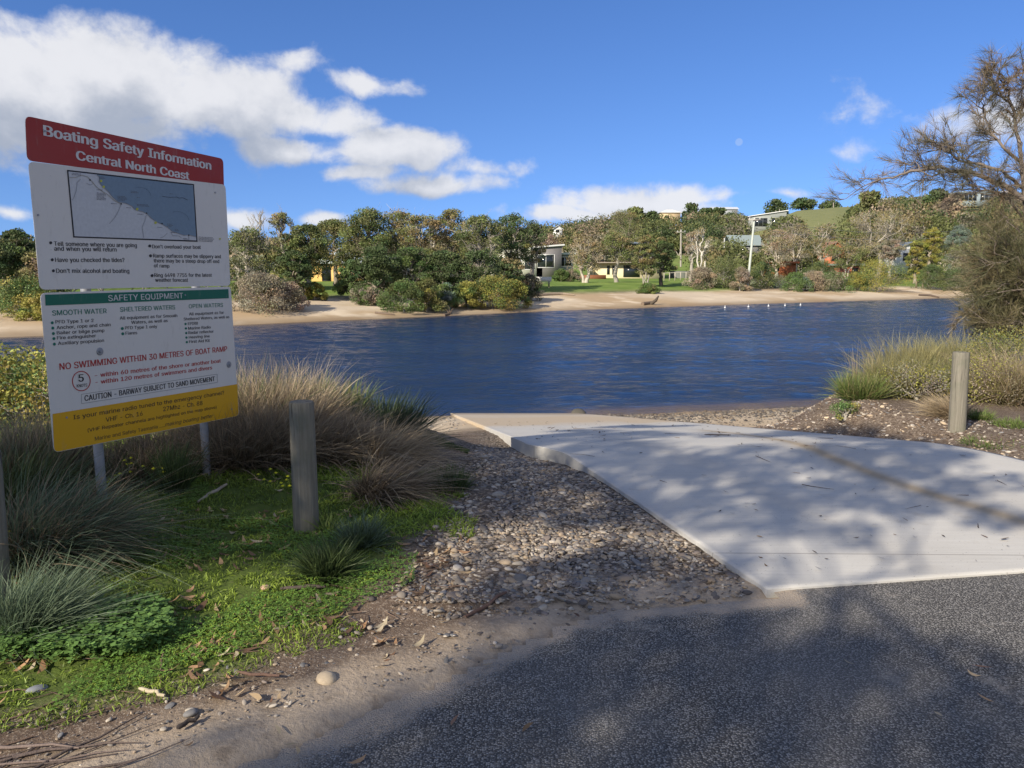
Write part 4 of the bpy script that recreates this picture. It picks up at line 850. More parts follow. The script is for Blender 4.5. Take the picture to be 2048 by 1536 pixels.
W2('black', '5', (416, 868), (458, 865), 62, INK, bold=.03)
for (s, a, b, h) in [('NO SWIMMING WITHIN 30 METRES OF BOAT RAMP', (255, 768), (1682, 608), 50), ('- within 60 metres of the shore or another boat', (555, 832), (1628, 703), 33), ('- within 120 metres of swimmers and divers', (560, 890), (1553, 762), 33)]:
    W2('red', s, a, b, h, RTX, bold=.03)
for (s, a, b, h) in [('Is your marine radio tuned to the emergency channel?', (372, 1190), (1657, 975), 34), ('VHF - Ch. 16', (648, 1210), (962, 1155), 36), ('27Mhz - Ch. 88', (1137, 1120), (1472, 1065), 36), ('(VHF Repeater channels are highlighted on the map above)', (493, 1297), (1592, 1095), 27)]:
    W2('yellowp', s, a, b, h, (.03, .028, .02), off=.0062, bold=.01)
W2('yellowp', 'Marine and Safety Tasmania .....', (555, 1370), (1150, 1252), 30, (.06, .05, .03), off=.0062, bold=.004); W2('yellowp', 'making boating better', (1152, 1250), (1558, 1172), 30, (.06, .05, .03), off=.0062, shear=.3, bold=.004)
HI = words('H', (0, 0), (1, 0), 1, 0, INK)
bpy.context.view_layer.update(); dg = bpy.context.evaluated_depsgraph_get()
CAPH = max(v.co.y for v in FONTS[HI][0].evaluated_get(dg).to_mesh().vertices)
def lettering(job, name, parent, extra=None, mat=None):
    m = extra or MB()
    for i in jobs[job]:
        o, p0, p1, cap, off, col, bold = FONTS[i]; me = bpy.data.meshes.new_from_object(o.evaluated_get(dg)); n = len(me.vertices)
        v = np.zeros(n * 3); me.vertices.foreach_get('co', v); v = v.reshape(-1, 3); x0, x1 = v[:, 0].min(), v[:, 0].max()
        A, B = pl(*p0, off), pl(*p1, off); Lw = np.linalg.norm(B - A); a = (B - A) / Lw; up = np.cross(a, NRM); up = up if up[2] > 0 else -up
        mid = (A + B) / 2; mp_ = ((p0[0] + p1[0]) / 2, (p0[1] + p1[1]) / 2); ch = np.linalg.norm(pl(mp_[0], mp_[1] - cap, off) - pl(*mp_, off))
        ed = np.zeros(len(me.edges) * 2, np.int32); me.edges.foreach_get('vertices', ed); ed = ed.reshape(-1, 2)
        y0, y1 = v[:, 1].min(), v[:, 1].max(); rows = 44 if cap > 15 else 30; hh = (y1 - y0) / rows; R0, R1, Q0, Q1 = [], [], [], []
        a0, a1 = v[ed[:, 0]], v[ed[:, 1]]
        for k in range(rows):
            ym = y0 + (k + .5) * hh; up_ = (a0[:, 1] <= ym) & (a1[:, 1] > ym); dn_ = (a0[:, 1] > ym) & (a1[:, 1] <= ym); sel = up_ | dn_
            xx = a0[sel, 0] + (ym - a0[sel, 1]) * (a1[sel, 0] - a0[sel, 0]) / (a1[sel, 1] - a0[sel, 1]); wd_ = np.where(up_[sel], 1, -1); o2 = np.argsort(xx); wn = 0
            for q in o2:
                if wn == 0: st_ = xx[q]
                wn += wd_[q]
                if wn == 0: R0.append(st_ - bold * .6); R1.append(xx[q] + bold * .6); Q0.append(y0 + k * hh); Q1.append(y0 + (k + 1) * hh)
        if R0:
            R0, R1, Q0, Q1 = map(np.array, (R0, R1, Q0, Q1)); sh = .28 if i in SLANT else 0.0
            px = np.stack([R0 + sh * Q0, R1 + sh * Q0, R1 + sh * Q1, R0 + sh * Q1], 1); py = np.stack([Q0, Q0, Q1, Q1], 1)
            P = A + ((px - x0) / (x1 - x0) * Lw)[..., None] * a + (py / CAPH * ch)[..., None] * up - SO
            m.add(P.reshape(-1, 3), np.arange(P.shape[0] * 4).reshape(-1, 4), col)
        bpy.data.meshes.remove(me)
    return m if name is None else m.build(name, mat or M_ink, parent)
def dot(m, sc, c, r_, col, off=.0045, n=14):
    flat(m, [sc((c[0] + r_ * math.cos(a), c[1] + r_ * math.sin(a))) for a in np.linspace(0, 2 * math.pi, n, endpoint=False)][::-1], off, col)
m = plate([(50, 231), (446.5, 317.5), (448, 372), (54, 321)], -.003, [.035, .035, 0, .035], RED); lettering('title', None, None, m)
pr = m.build('title_panel', M_sign, sgn); pr['label'] = 'red heading panel with white lettering'
m = plate([(56.5, 322.5), (451, 369.5), (461, 571.5), (80, 579.5)], .003, .035, WHT)
for c in [(305, 1133), (318, 1278), (328, 1372), (1150, 1160), (1157, 1244), (1170, 1413)]: dot(m, SC1, c, 13, INK)
lettering('advice', None, None, m); p2 = m.build('advice_panel', M_sign, sgn)
# coast map
m = MB(); C1 = [SC1(p) for p in [(443, 510), (1528, 632), (1558, 1125), (497, 1088)]]; flat(m, C1, .0045, INK)
flat(m, [SC1(p) for p in [(456, 524), (1519, 643), (1547, 1113), (508, 1077)]], .0055, (.50, .51, .52))
coast = [(700, 556), (722, 575), (716, 610), (735, 640), (760, 662), (800, 700), (830, 740), (880, 785), (950, 797), (1000, 822), (1022, 850), (1060, 862), (1090, 868), (1125, 885), (1165, 925), (1210, 955), (1255, 975), (1300, 1000), (1340, 1035), (1390, 1052), (1440, 1070), (1480, 1066), (1545, 1082)]
SEAC = (.17, .24, .31)
for a_, b_ in zip(coast[:-1], coast[1:]):       # the sea, in strips up to the map's top edge
    ta = (a_[0] , 524 + (a_[0] - 456) * .112); tb = (b_[0], 524 + (b_[0] - 456) * .112); tb = (min(tb[0], 1519), tb[1]); ta = (min(ta[0], 1519), ta[1])
    if b_[0] > a_[0]: flat(m, [SC1(a_), SC1(b_), SC1(tb), SC1(ta)], .0065, SEAC)
def stroke(m, sc, pts, w, off, col):
    for a_, b_ in zip(pts[:-1], pts[1:]):
        d = np.array(b_, float) - a_; nn_ = np.array([-d[1], d[0]]) / (np.linalg.norm(d) + 1e-9) * w / 2
        flat(m, [sc(tuple(a_ - nn_)), sc(tuple(b_ - nn_)), sc(tuple(b_ + nn_)), sc(tuple(a_ + nn_))], off, col)
stroke(m, SC1, coast, 5, .0075, (.25, .25, .26)); G_ = (.28, .28, .29)
stroke(m, SC1, [(458, 577), (520, 575), (570, 556), (620, 570), (650, 600), (690, 650), (740, 690), (790, 720), (850, 775), (900, 800)], 5, .0078, (.33, .31, .26))
for P in ([(560, 590), (530, 620), (525, 680), (505, 740), (490, 770)], [(905, 805), (885, 860), (850, 920), (805, 970)], [(1120, 895), (1110, 940), (1085, 1000), (1100, 1090)], [(1300, 1050), (1270, 1080), (1240, 1092)], [(1330, 1045), (1345, 1070), (1400, 1075), (1420, 1090)], [(610, 625), (640, 640), (665, 630)], [(1480, 1070), (1485, 1105), (1440, 1105)]): stroke(m, SC1, P, 4, .0078, G_)
for (x, y, w_, n_) in [(698, 707, 75, 6), (875, 735, 70, 4), (1040, 805, 95, 2), (1567, 1083, 125, 4), (820, 798, 60, 1), (950, 833, 42, 1), (1045, 888, 58, 1), (1215, 1000, 45, 1), (990, 692, 60, 2), (1330, 1045, 55, 1), (1298, 972, 40, 3), (1435, 1095, 40, 1), (697, 680, 55, 1), (485, 540, 75, 2), (1365, 1018, 30, 2), (720, 570, 42, 2), (1040, 745, 28, 1), (1320, 715, 28, 1)]:
    for k in range(n_):
        y_ = y + k * 11; x_ = x
        while x_ < x + w_ * (1 if k % 3 else .9): l_ = 5 + (x_ * 7 + k * 5) % 9; stroke(m, SC1, [(x_, y_ + (x_ - x) * .06), (x_ + l_, y_ + (x_ + l_ - x) * .06)], 4.5, .0078, (.12, .12, .14)); x_ += l_ + 4
stroke(m, SC1, [(1255, 735), (1290, 742), (1330, 745), (1380, 742), (1400, 752), (1430, 748), (1475, 768)], 4, .0078, (.05, .06, .09))
for cx_, cy_, rr_ in ((1060, 740, 100), (1380, 950, 105)): stroke(m, SC1, [(cx_ + rr_ * math.cos(a), cy_ - rr_ * .8 * math.sin(a) ) for a in np.linspace(.1, 1.9, 12)], 3, .0078, (.09, .14, .20))
for c in ((735, 605), (757, 655), (1043, 845), (1750, 1099), (1200, 962)): dot(m, SC1, c, 11 if c[0] < 1700 else 7, (.45, .47, .06), .0082, 10)
for c in ((906, 801), (1123, 880), (641, 597), (1255, 969), (1483, 1068)): dot(m, SC1, c, 7, INK, .0084, 8)
m.build('coast_map', M_ink, p2)['label'] = 'framed map of a coastline with blue sea'
# equipment panel and its print
m = plate([(80.5, 586), (461.5, 573), (478, 831.5), (108, 905.5)], .003, .035, WHT); flat(m, [SC2(p) for p in [(128, 125), (1693, 78), (1697, 155), (133, 218)]], .0050, GRN)
for c in [(190, 365), (195, 410), (200, 457), (204, 500), (208, 547), (788, 414), (792, 459), (1327, 375), (1330, 413), (1333, 453), (1335, 491), (1338, 530)]: dot(m, SC2, c, 13 if c[0] < 1000 else 10, GTX)
stroke(m, SC2, [(440, 975), (1597, 803), (1600, 873), (440, 1055), (440, 975)], 3, .0045, (.2, .2, .2)); stroke(m, SC2, [(438 + 76 * math.cos(a), 862 + 83 * math.sin(a)) for a in np.linspace(0, 2 * math.pi, 40)], 8, .0045, RTX)
for jb in ('green', 'black', 'red'): lettering(jb, None, None, m)
p3 = m.build('equipment_panel', M_sign, sgn)
P = rounded([pl(*p, .0048) for p in [SC2((193, 1143)), SC2((1768, 888)), (477.4, 831.2), (108.4, 904.6)]], [0, 0, .033, .033]); m = MB(); m.add(P - SO, [tuple(range(len(P)))], YLW)
yb = lettering('yellowp', 'yellow_band', p3, m, M_sign); yb['label'] = 'yellow radio channel band with dark lettering'
for o_, *_ in FONTS: bpy.data.objects.remove(o_)
m = MB()
for (u, v) in [(200, 703), (458, 729)]:
    for k in range(1): q = pl(u, v, .0045) - SO; tube(m, [q, q + NRM * .004], [.024, .02], 16, (.55, .56, .57), True); tube(m, [q + NRM * .0041, q + NRM * .012], [.009, .008], 8, (.2, .2, .2), True)
for (u, v) in [(90, 262), (418, 332), (430, 385), (76, 430), (370, 590), (133, 835), (463, 818)]: q = pl(u, v, .004) - SO; tube(m, [q, q + NRM * .004], .006, 8, (.12, .12, .12), True)
m.build('bolt', M_galv, sgn)
for (u, v, zt) in [(197, 900, 2.30), (408, 850, 2.30)]:
    q = pl(u, v, -.055); q[2] = 0; zb = Hf(q[0], q[1]) - .3; m = MB(); tube(m, [q + (0, 0, zb) - SO, q + (0, 0, 1.0) - SO, q + (0, 0, zt) - SO], .029, 12, (1, 1, 1), True); m.build('post', M_galv, sgn, True)

# ------------------------------------------------------------------ timber bollards
def bollard(u, v, vt, dia, label, lean, seed):
    b = gnd(u, v); d = ray(u, vt); h = at(u, vt, b[1])[2] - b[2]; r = np.random.default_rng(seed)
    zs = np.concatenate([[-.3], np.linspace(0, h - .012, 14), [h]]); k = 28; th = np.arange(k) / k * 2 * math.pi; prof = 1 + .025 * r.normal(0, 1, k) 
    crack = np.exp(-((th - 4.9) / .12) ** 2) * .12 + np.exp(-((th - 1.2) / .1) ** 2) * .1
    V = []
    for i, z in enumerate(zs):
        rr = dia / 2 * (prof - crack * sst(z, h * .2, h * .8)) * (1.04 - .05 * z / h) * (.95 if i == len(zs) - 1 else 1)
        V.append(np.stack([np.cos(th) * rr + lean * z, np.sin(th) * rr, np.full(k, z)], -1))
    V = np.concatenate(V); n = len(zs); i = np.arange(n - 1)[:, None] * k; j = np.arange(k)[None]; j2 = (j + 1) % k
    m = MB(); m.add(V, np.stack([i + j, i + j2, i + k + j2, i + k + j], -1).reshape(-1, 4)); m.add(V[-k:], [tuple(range(k))])
    o = m.build('timber_bollard', M_post, None, False, None, b); tag(o, label, 'bollard', 'timber bollards by the ramp'); return b, h
bollard(613, 1062, 803, .146, 'weathered round timber bollard in the shaded grass right of the sign', .0, 3)
bollard(1914, 860, 704, .152, 'sunlit grey timber bollard on the pebbly bank right of the ramp', -.03, 4)
bollard(-9, 1205, 905, .13, 'dark timber bollard cut off by the left edge of the photo', .03, 5)

# ------------------------------------------------------------------ grasses
GC = {'straw': ((.20, .145, .09), (.56, .45, .29)), 'brown': ((.12, .09, .055), (.36, .275, .18)), 'green': ((.035, .055, .02), (.11, .15, .05)), 'blue': ((.05, .075, .04), (.19, .25, .15)),
      'gold': ((.11, .10, .04), (.38, .34, .15)), 'flax': ((.02, .035, .018), (.07, .10, .05)), 'purple': ((.11, .09, .06), (.29, .25, .17)), 'lime': ((.05, .08, .02), (.20, .26, .07)), 'mix': ((.09, .09, .035), (.26, .25, .12))}
def tussock(label, u, v, h, n, kind, spread=.55, lean=(0, 0, 0), w=.0035, grav=.35, rad=.12, base=None, name='grass_tussock', group='grass tussocks on the near bank', heads=0, mixk=None, cat='grass tussock'):
    b = gnd(u, v) if base is None else np.array(base, float); b = b - np.array([0, 0, .02]); r = rng
    th = r.uniform(0, 2 * math.pi, n); q = np.sqrt(r.random(n)) * rad; tilt = np.abs(r.normal(0, spread, n)) ; tilt = np.clip(tilt, 0, 1.35)
    base_ = np.stack([np.cos(th) * q, np.sin(th) * q, np.zeros(n)], -1); th2 = th + r.normal(0, .5, n)
    d0 = unit(np.stack([np.cos(th2) * np.sin(tilt), np.sin(th2) * np.sin(tilt), np.cos(tilt)], -1) + np.array([lean[0], lean[1], 0]) * .6)
    L = h * r.uniform(.5, 1.15, n); c0, c1 = [np.array(c) for c in GC[kind]]; k = r.uniform(.6, 1.35, (n, 1)); C0 = c0 * k; C1 = c1 * k
    if mixk: s_ = r.random(n) < .35; C0[s_] = np.array(GC[mixk][0]) * k[s_]; C1[s_] = np.array(GC[mixk][1]) * k[s_]
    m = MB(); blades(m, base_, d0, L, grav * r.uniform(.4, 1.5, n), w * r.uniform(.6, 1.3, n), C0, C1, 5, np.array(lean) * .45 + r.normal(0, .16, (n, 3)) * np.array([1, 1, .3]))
    o = m.build(name, M_blade, None, False, None, b); tag(o, label, cat, group)
    if heads:
        th = r.uniform(-.6, .9, heads); tl = r.uniform(.45, .9, heads); d0 = unit(np.stack([np.cos(th) * np.sin(tl), np.sin(th) * np.sin(tl), np.cos(tl)], -1)); m = MB()
        blades(m, np.zeros((heads, 3)), d0, h * r.uniform(1.1, 1.5, heads), .62, .0022, (.2, .17, .1), (.55, .47, .30), 9, np.array(lean) * .5)
        t_ = np.linspace(.72, 1, 9)
        for i in range(heads):
            pass
        m.build('seed_head', M_blade, o)
    return o
TU = [
 ('great arching grey green tussock in front of the left edge of the sign', 95, 1120, .70, 3600, 'blue', dict(spread=.55, lean=(.42, -.12, 0), grav=.42, rad=.2, heads=46, mixk='brown', w=.003)),
 ('upright dark green tussock filling the left photo edge beside the arching one', 15, 1040, .68, 2200, 'green', dict(spread=.4, lean=(.1, 0, 0), grav=.3, rad=.2, mixk='blue', w=.003)),
 ('small blue green tussock fanning right at the bottom left of the photo', 55, 1275, .42, 2000, 'blue', dict(spread=.6, lean=(.3, .1, 0), grav=.32, rad=.1, w=.0026)),
 ('tall purplish dry tussock behind the left bollard at the photo edge', 20, 1000, .66, 2200, 'purple', dict(spread=.3, grav=.2, rad=.25, mixk='brown')),
 ('dry purplish tussock with fine stems left of the yellow sign band', 85, 985, .62, 2200, 'purple', dict(spread=.32, grav=.2, rad=.22, mixk='brown')),
 ('shaded brown tussock under the yellow band beside the left sign post', 255, 960, .42, 1600, 'brown', dict(spread=.5, grav=.35, rad=.25, mixk='green')),
 ('dark brown tussock below the sign middle behind the fallen stalks', 330, 935, .45, 2200, 'brown', dict(spread=.5, grav=.35, rad=.25)),
 ('large brown tussock bulging right from behind the right sign post', 470, 925, .62, 4200, 'brown', dict(spread=.5, grav=.35, rad=.3, mixk='purple')),
 ('big grey brown tussock between the sign and the timber bollard', 540, 915, .68, 4600, 'brown', dict(spread=.5, grav=.36, rad=.32, mixk='straw', lean=(.05, 0, 0))),
 ('brown tussock directly behind the timber bollard drooping right', 640, 915, .62, 3600, 'brown', dict(spread=.5, grav=.4, rad=.28, mixk='straw', lean=(.12, 0, 0))),
 ('sunlit straw tussock with feathery tips above the grey brown tussock', 555, 880, .85, 3800, 'straw', dict(spread=.42, grav=.35, rad=.4)),
 ('dark tussock leaning over the water just right of the sign edge', 485, 885, .85, 2600, 'brown', dict(spread=.45, grav=.3, rad=.3, mixk='green')),
 ('sunlit lime reed clump against the water behind the bollard', 660, 862, .55, 1300, 'lime', dict(spread=.32, grav=.12, rad=.3, w=.006, mixk='gold')),
 ('blackish green flax clump with spiky leaves beside the water', 752, 885, .5, 900, 'flax', dict(spread=.6, grav=.1, rad=.16, w=.008)),
 ('second flax clump leaning right over the sand', 795, 882, .5, 500, 'flax', dict(spread=.7, grav=.1, rad=.12, w=.007, lean=(.2, 0, 0))),
 ('pale straw tussock with upright stems in front of the flax', 728, 915, .42, 1500, 'straw', dict(spread=.45, grav=.25, rad=.1, w=.003)),
 ('flattened straw tussock trailing right onto the gravel', 770, 925, .62, 1800, 'straw', dict(spread=.8, grav=.55, rad=.16, lean=(.5, -.1, 0))),
 ('lower flattened brown straw clump spreading towards the pebbles', 765, 990, .5, 1500, 'brown', dict(spread=.85, grav=.5, rad=.16, lean=(.5, -.15, 0), mixk='straw')),
 ('short dark green tuft at the edge of the shaded pebbles', 893, 975, .22, 700, 'green', dict(spread=.6, grav=.2, rad=.14)),
 ('green grey tuft fanning out on the shaded grass right of the bollard', 722, 1095, .25, 800, 'blue', dict(spread=.7, grav=.25, rad=.07, lean=(.1, 0, 0), mixk='green')),
 ('dark wispy tuft lying in the grass below the bollard', 655, 1150, .28, 900, 'green', dict(spread=.8, grav=.3, rad=.08)),
 ('pale bladed young plant right at the foot of the bollard', 655, 1062, .16, 60, 'lime', dict(spread=.5, grav=.1, rad=.03, w=.006)),
 ('small dark sedge standing between the two sign posts', 350, 985, .38, 500, 'green', dict(spread=.3, grav=.1, rad=.06, w=.004)),
 # right bank
 ('pale green tussock at the tip of the right bank above the water', 1722, 795, .42, 1500, 'lime', dict(spread=.5, grav=.2, rad=.22, mixk='gold')),
 ('thin bleached stems standing out of the bank tip tussock', 1728, 780, .72, 60, 'straw', dict(spread=.25, grav=.08, rad=.15)),
 ('golden green tussock second along the right bank', 1790, 790, .62, 2200, 'mix', dict(spread=.5, grav=.22, rad=.3, mixk='gold')),
 ('reedy golden tussock behind the second one with long bent tips', 1812, 772, .85, 1400, 'gold', dict(spread=.4, grav=.18, rad=.35)),
 ('olive tussock with rusty base left of the right bollard', 1845, 790, .6, 2200, 'mix', dict(spread=.5, grav=.25, rad=.3, mixk='green')),
 ('tall silver tipped tussock rising behind the right bollard', 1885, 765, .78, 2600, 'mix', dict(spread=.42, grav=.2, rad=.45, mixk='gold')),
 ('golden tussock behind the bank, left of the sheoak foliage', 1930, 755, .8, 2400, 'gold', dict(spread=.45, grav=.22, rad=.45, mixk='mix')),
 ('bleached drooping straw clump leaning left against the right bollard', 1905, 835, .38, 1300, 'straw', dict(spread=.45, grav=.35, rad=.12, lean=(-.45, 0, 0))),
 ('tangled straw coloured clump right of the right bollard', 1995, 800, .75, 2600, 'gold', dict(spread=.6, grav=.4, rad=.4, mixk='straw', lean=(-.1, 0, 0))),
 ('tangled dry clump at the right photo edge above the green patch', 2050, 800, 1.0, 2600, 'straw', dict(spread=.7, grav=.4, rad=.4, mixk='brown', lean=(-.2, 0, 0))),
 ('short bright green grass tuft in the shadow right of the bollard', 1955, 838, .16, 500, 'lime', dict(spread=.5, grav=.2, rad=.12)),
 ('low bright green grass patch near the right photo edge', 2035, 852, .12, 900, 'lime', dict(spread=.9, grav=.3, rad=.22)),
 ('sparse low grass patch on the bank just above the ramp edge at right', 1990, 885, .08, 500, 'lime', dict(spread=1.0, grav=.3, rad=.28)),
]
for (lab, u, v, h, n, k, kw) in TU: tussock(lab, u, v, h, n, k, **kw)

def near_shrub(label, base, w, h, n, ls, pal, col2=None, flatb=.85, per=60, name='shrub', group=None, dep=.8, asp=.5):
    r = np.random.default_rng(int(abs(base[0] * 1000)) + n); cl = crown(base, w, h, n, r, .05, .15, 'bush', dep)
    wood, leaf = tree_mesh(np.array(base, float), cl, 7, .02 + .01 * h, pal, GREYB, per, ls, n, .1, flatb, col2=col2, mix2=.35, twig=.4)
    e = empty(name, base, label, 'shrub', group); wood.build('stem', M_bark, e, True); leaf.build('foliage', M_leaf, e)
q = gnd(30, 905); q[1] = 7.4; q[0] = at(30, 800, 7.4)[0]; q[2] = Hf(q[0], 7.4)
near_shrub('sunlit small leaved green shrub left of the sign against the water', q, 2.0, at(30, 733, 7.4)[2] - q[2], 90, .022, 'yellow', 'green', per=130)
q = np.array([at(165, 900, 6.9)[0], 6.9, 0.]); q[2] = Hf(q[0], 6.9); near_shrub('small green shrub showing beneath the sign behind the left post', q, 1.4, .75, 50, .02, 'yellow', 'green', per=110)
q = gnd(1692, 838); near_shrub('tiny dark green shrub on the pebbly slope of the right bank', q, .36, .2, 26, .012, 'green', 'yellow', per=50)
q = gnd(1960, 800); near_shrub('bushy olive shrub behind the right bollard', q, 1.3, .5, 60, .014, 'heath', 'yellow', per=110)
q = gnd(2010, 770); near_shrub('green leafy shrub under the sheoak at the right photo edge', q, 1.8, .75, 80, .015, 'olive', 'yellow', per=120)
q = gnd(1830, 800); near_shrub('rusty olive shrub between the bank tussocks', q, 1.1, .40, 50, .012, 'heath', 'yellow', per=120)
# pigface mat
m = MB(); A = rng.uniform(0, 1, (2600, 2)); P0, P1 = gnd(800, 872), gnd(938, 905); cen = P0 + (P1 - P0) * A[:, :1]; cen[:, 1] += (A[:, 1] - .2) * .55 * (1 - A[:, 0]) + .05 * rng.normal(0, 1, 2600); cen[:, 2] = H(cen[:, 0], cen[:, 1])
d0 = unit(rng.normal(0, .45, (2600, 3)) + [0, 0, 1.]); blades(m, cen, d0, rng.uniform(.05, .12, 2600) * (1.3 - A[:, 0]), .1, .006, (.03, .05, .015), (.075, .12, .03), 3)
tag(m.build('pigface_mat', M_blade), 'mat of fleshy dark green pigface creeping onto the sand by the ramp', 'ground cover', kind='stuff')

# lawn: short grass, clover
def scatter(P, n, r=rng):
    P = np.array(P); x = r.uniform(P[:, 0].min(), P[:, 0].max(), n * 3); y = r.uniform(P[:, 1].min(), P[:, 1].max(), n * 3); k = inpoly(x, y, P); return x[k][:n], y[k][:n]
x, y = scatter([(-.25, 3.6), (-.2, 5.4), (-1.2, 7.3), (-4.5, 7.6), (-4.5, 1.6), (-2.4, 1.9), (-1.9, 2.2), (-.9, 2.6), (-.4, 3.1)], 230000)
dl = np.where(inpoly(x, y, LAWN), 1, -1) * dpoly(x, y, LAWN + LAWN[:1]); dn = vnoise(x, y, 2.2, 61); pn = vnoise(x, y, 7, 62)
k = (dl + (dn - .5) * .8 > .02) & (pn > .38) & (rng.random(len(x)) < .35 + .65 * sst(vnoise(x, y, 3.5, 64), .35, .55)) & (rng.random(len(x)) < np.clip(2.6 / np.maximum(y, 1.5), .25, 1)); x, y, pn = x[k], y[k], pn[k]; n = len(x)
base_ = np.stack([x, y, H(x, y) + .0], -1); d0 = unit(rng.normal(0, .55, (n, 3)) + [0, 0, 1.]); hh = rng.uniform(.014, .044, n) * (.6 + pn) * np.interp(y, [2, 4, 6], [.8, 1.1, 1.8]); kk = rng.uniform(.65, 1.35, (n, 1)); yel = (vnoise(x, y, 1.6, 90)[:, None] > .5) * .25 + .85
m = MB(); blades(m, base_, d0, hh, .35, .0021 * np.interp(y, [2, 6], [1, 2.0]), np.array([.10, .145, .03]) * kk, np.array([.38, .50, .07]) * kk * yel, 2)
tag(m.build('lawn_grass', M_blade), 'short green grass on the verge around the sign', 'grass', kind='stuff')
def clover(x, y, size, h, c, name, label):
    n = len(x); z = H(x, y) + rng.uniform(.3, 1, n) * h; C = np.stack([x, y, z], -1); m = MB(); kk = rng.uniform(.7, 1.3, (n, 1))
    for s in range(3):
        a = rng.uniform(0, 6.28, n)[:, None] * 0 + s * 2.09 + rng.uniform(0, .5, (n, 1)); d = np.concatenate([np.cos(a), np.sin(a), rng.normal(0, .25, (n, 1))], 1); sd = np.concatenate([-np.sin(a), np.cos(a), rng.normal(0, .2, (n, 1))], 1); S_ = (size * rng.uniform(.7, 1.3, n))[:, None]
        V = np.stack([C, C + d * S_ * .7 - sd * S_ * .5, C + d * S_ * 1.05, C + d * S_ * .7 + sd * S_ * .5], 1); m.add(V.reshape(-1, 3), np.arange(n * 4).reshape(n, 4), np.repeat(np.array(c) * kk, 4, 0))
    tag(m.build(name, M_leaf), label, 'ground cover', kind='stuff')
x, y = scatter([(-.5, 3.7), (-.6, 5.6), (-3.8, 6.0), (-4, 1.8), (-2.2, 2.2), (-1.3, 2.8)], 60000); k = vnoise(x, y, 2.6, 71) > .50; clover(x[k], y[k], .008, .03, (.14, .25, .045), 'clover', 'clover leaves spread through the verge grass')
PB = [tuple(atz(*p)[:2]) for p in [(0, 1290), (110, 1270), (220, 1240), (330, 1235), (350, 1290), (250, 1345), (120, 1350), (0, 1350)]]
x, y = scatter(PB, 1500); clover(x, y, .02, .11, (.13, .23, .06), 'mallow_patch', 'leafy lobed green weeds in front of the small blue green tussock')
# oxalis flowers
for (u, v, lab) in [(60, 955, 'left of the sign by the arching tussock'), (215, 960, 'beside the left sign post'), (262, 935, 'between the sign posts, left one'), (300, 945, 'between the sign posts, right one'), (545, 960, 'just left of the timber bollard'), (578, 975, 'touching the foot of the timber bollard'), (12, 1090, 'at the photo edge under the left bollard')]:
    b = gnd(u, v + 45); e = empty('oxalis_plant', b, 'yellow flowered oxalis ' + lab, 'flower', 'oxalis flowers'); m = MB(); f_ = MB()
    for i in range(5):
        t_ = np.array([rng.normal(0, .05), rng.normal(0, .04), rng.uniform(.13, .24)]); tube(m, curve((0, 0, 0), t_, 4, .04), .0016, 3, (.10, .15, .04))
        for s in range(5):
            a = s * 1.257; d = np.array([math.cos(a) * .6, math.sin(a) * .6, -.5]); sd = np.array([-math.sin(a), math.cos(a), 0]); f_.add([t_, t_ + d * .016 - sd * .006, t_ + d * .024, t_ + d * .016 + sd * .006], [(0, 1, 2, 3)], (.55, .55, .02))
    m.build('stem', M_blade, e); f_.build('flower', M_leaf, e)

# ------------------------------------------------------------------ pebbles
def ico():
    import bmesh
    bm = bmesh.new(); bmesh.ops.create_icosphere(bm, subdivisions=2, radius=1); v = np.array([p.co[:] for p in bm.verts]); f = np.array([[q.index for q in g_.verts] for g_ in bm.faces]); bm.free(); return v, f
IV, IF = ico()
I1V = None
SCOL = np.array([(.25, .215, .175), (.33, .285, .225), (.19, .165, .14), (.42, .37, .30), (.27, .21, .15), (.16, .155, .15), (.22, .18, .15), (.36, .28, .19), (.12, .10, .085)])
def pebbles(x, y, size, z=None, lift=.2, bright=1.0):
    n = len(x); z = H(x, y) if z is None else z; s = np.stack([size * rng.uniform(.8, 1.5, n), size * rng.uniform(.6, 1.1, n), size * rng.uniform(.25, .6, n)], -1)
    a = rng.uniform(0, 6.28, n); V = IV[None] * s[:, None] * (1 + .16 * rng.normal(0, 1, (n, 1, 3)) * np.sign(IV)[None] * .5); ca, sa = np.cos(a)[:, None], np.sin(a)[:, None]; tl = rng.normal(0, .25, (n, 1))
    Z_ = V[..., 2] + V[..., 0] * tl; V = np.stack([V[..., 0] * ca - V[..., 1] * sa, V[..., 0] * sa + V[..., 1] * ca, Z_], -1) + np.stack([x, y, z + s[:, 2] * lift], -1)[:, None]
    c = SCOL[rng.integers(0, len(SCOL), n)] * rng.uniform(.75, 1.25, (n, 1)) * bright; m = MB(); m.add(V.reshape(-1, 3), (IF[None] + np.arange(n)[:, None, None] * len(IV)).reshape(-1, 3), np.repeat(c, len(IV), 0)); return m
GRV = [tuple(gnd(*p)[:2]) for p in [(1530, 1190), (1120, 912), (1060, 900), (960, 890), (930, 915), (960, 960), (905, 1010), (850, 1065), (830, 1120), (790, 1165), (740, 1200), (880, 1240), (1100, 1235), (1300, 1215)]]
x, y = scatter(GRV, 21000); gm = vnoise(x, y, 2.5, 81); ex = dpoly(x, y, GRV + GRV[:1]); k = (rng.random(len(x)) < .35 + .65 * sst(ex + (gm - .5) * .3, .0, .3)) & (x < RLx(y) - .02); x, y = x[k], y[k]
tag(pebbles(x, y, rng.gamma(1.8, .0034, len(x)) + .0035).build('pebble_bed', M_stone, None, True), 'bed of rounded river pebbles between the grass and the concrete ramp', 'pebbles', kind='stuff')
BK = [tuple(gnd(*p)[:2]) for p in [(1500, 858), (1575, 825), (1640, 805), (1700, 786), (1790, 812), (1900, 840), (1980, 840), (2060, 860), (2060, 925), (1870, 888), (1700, 872)]]
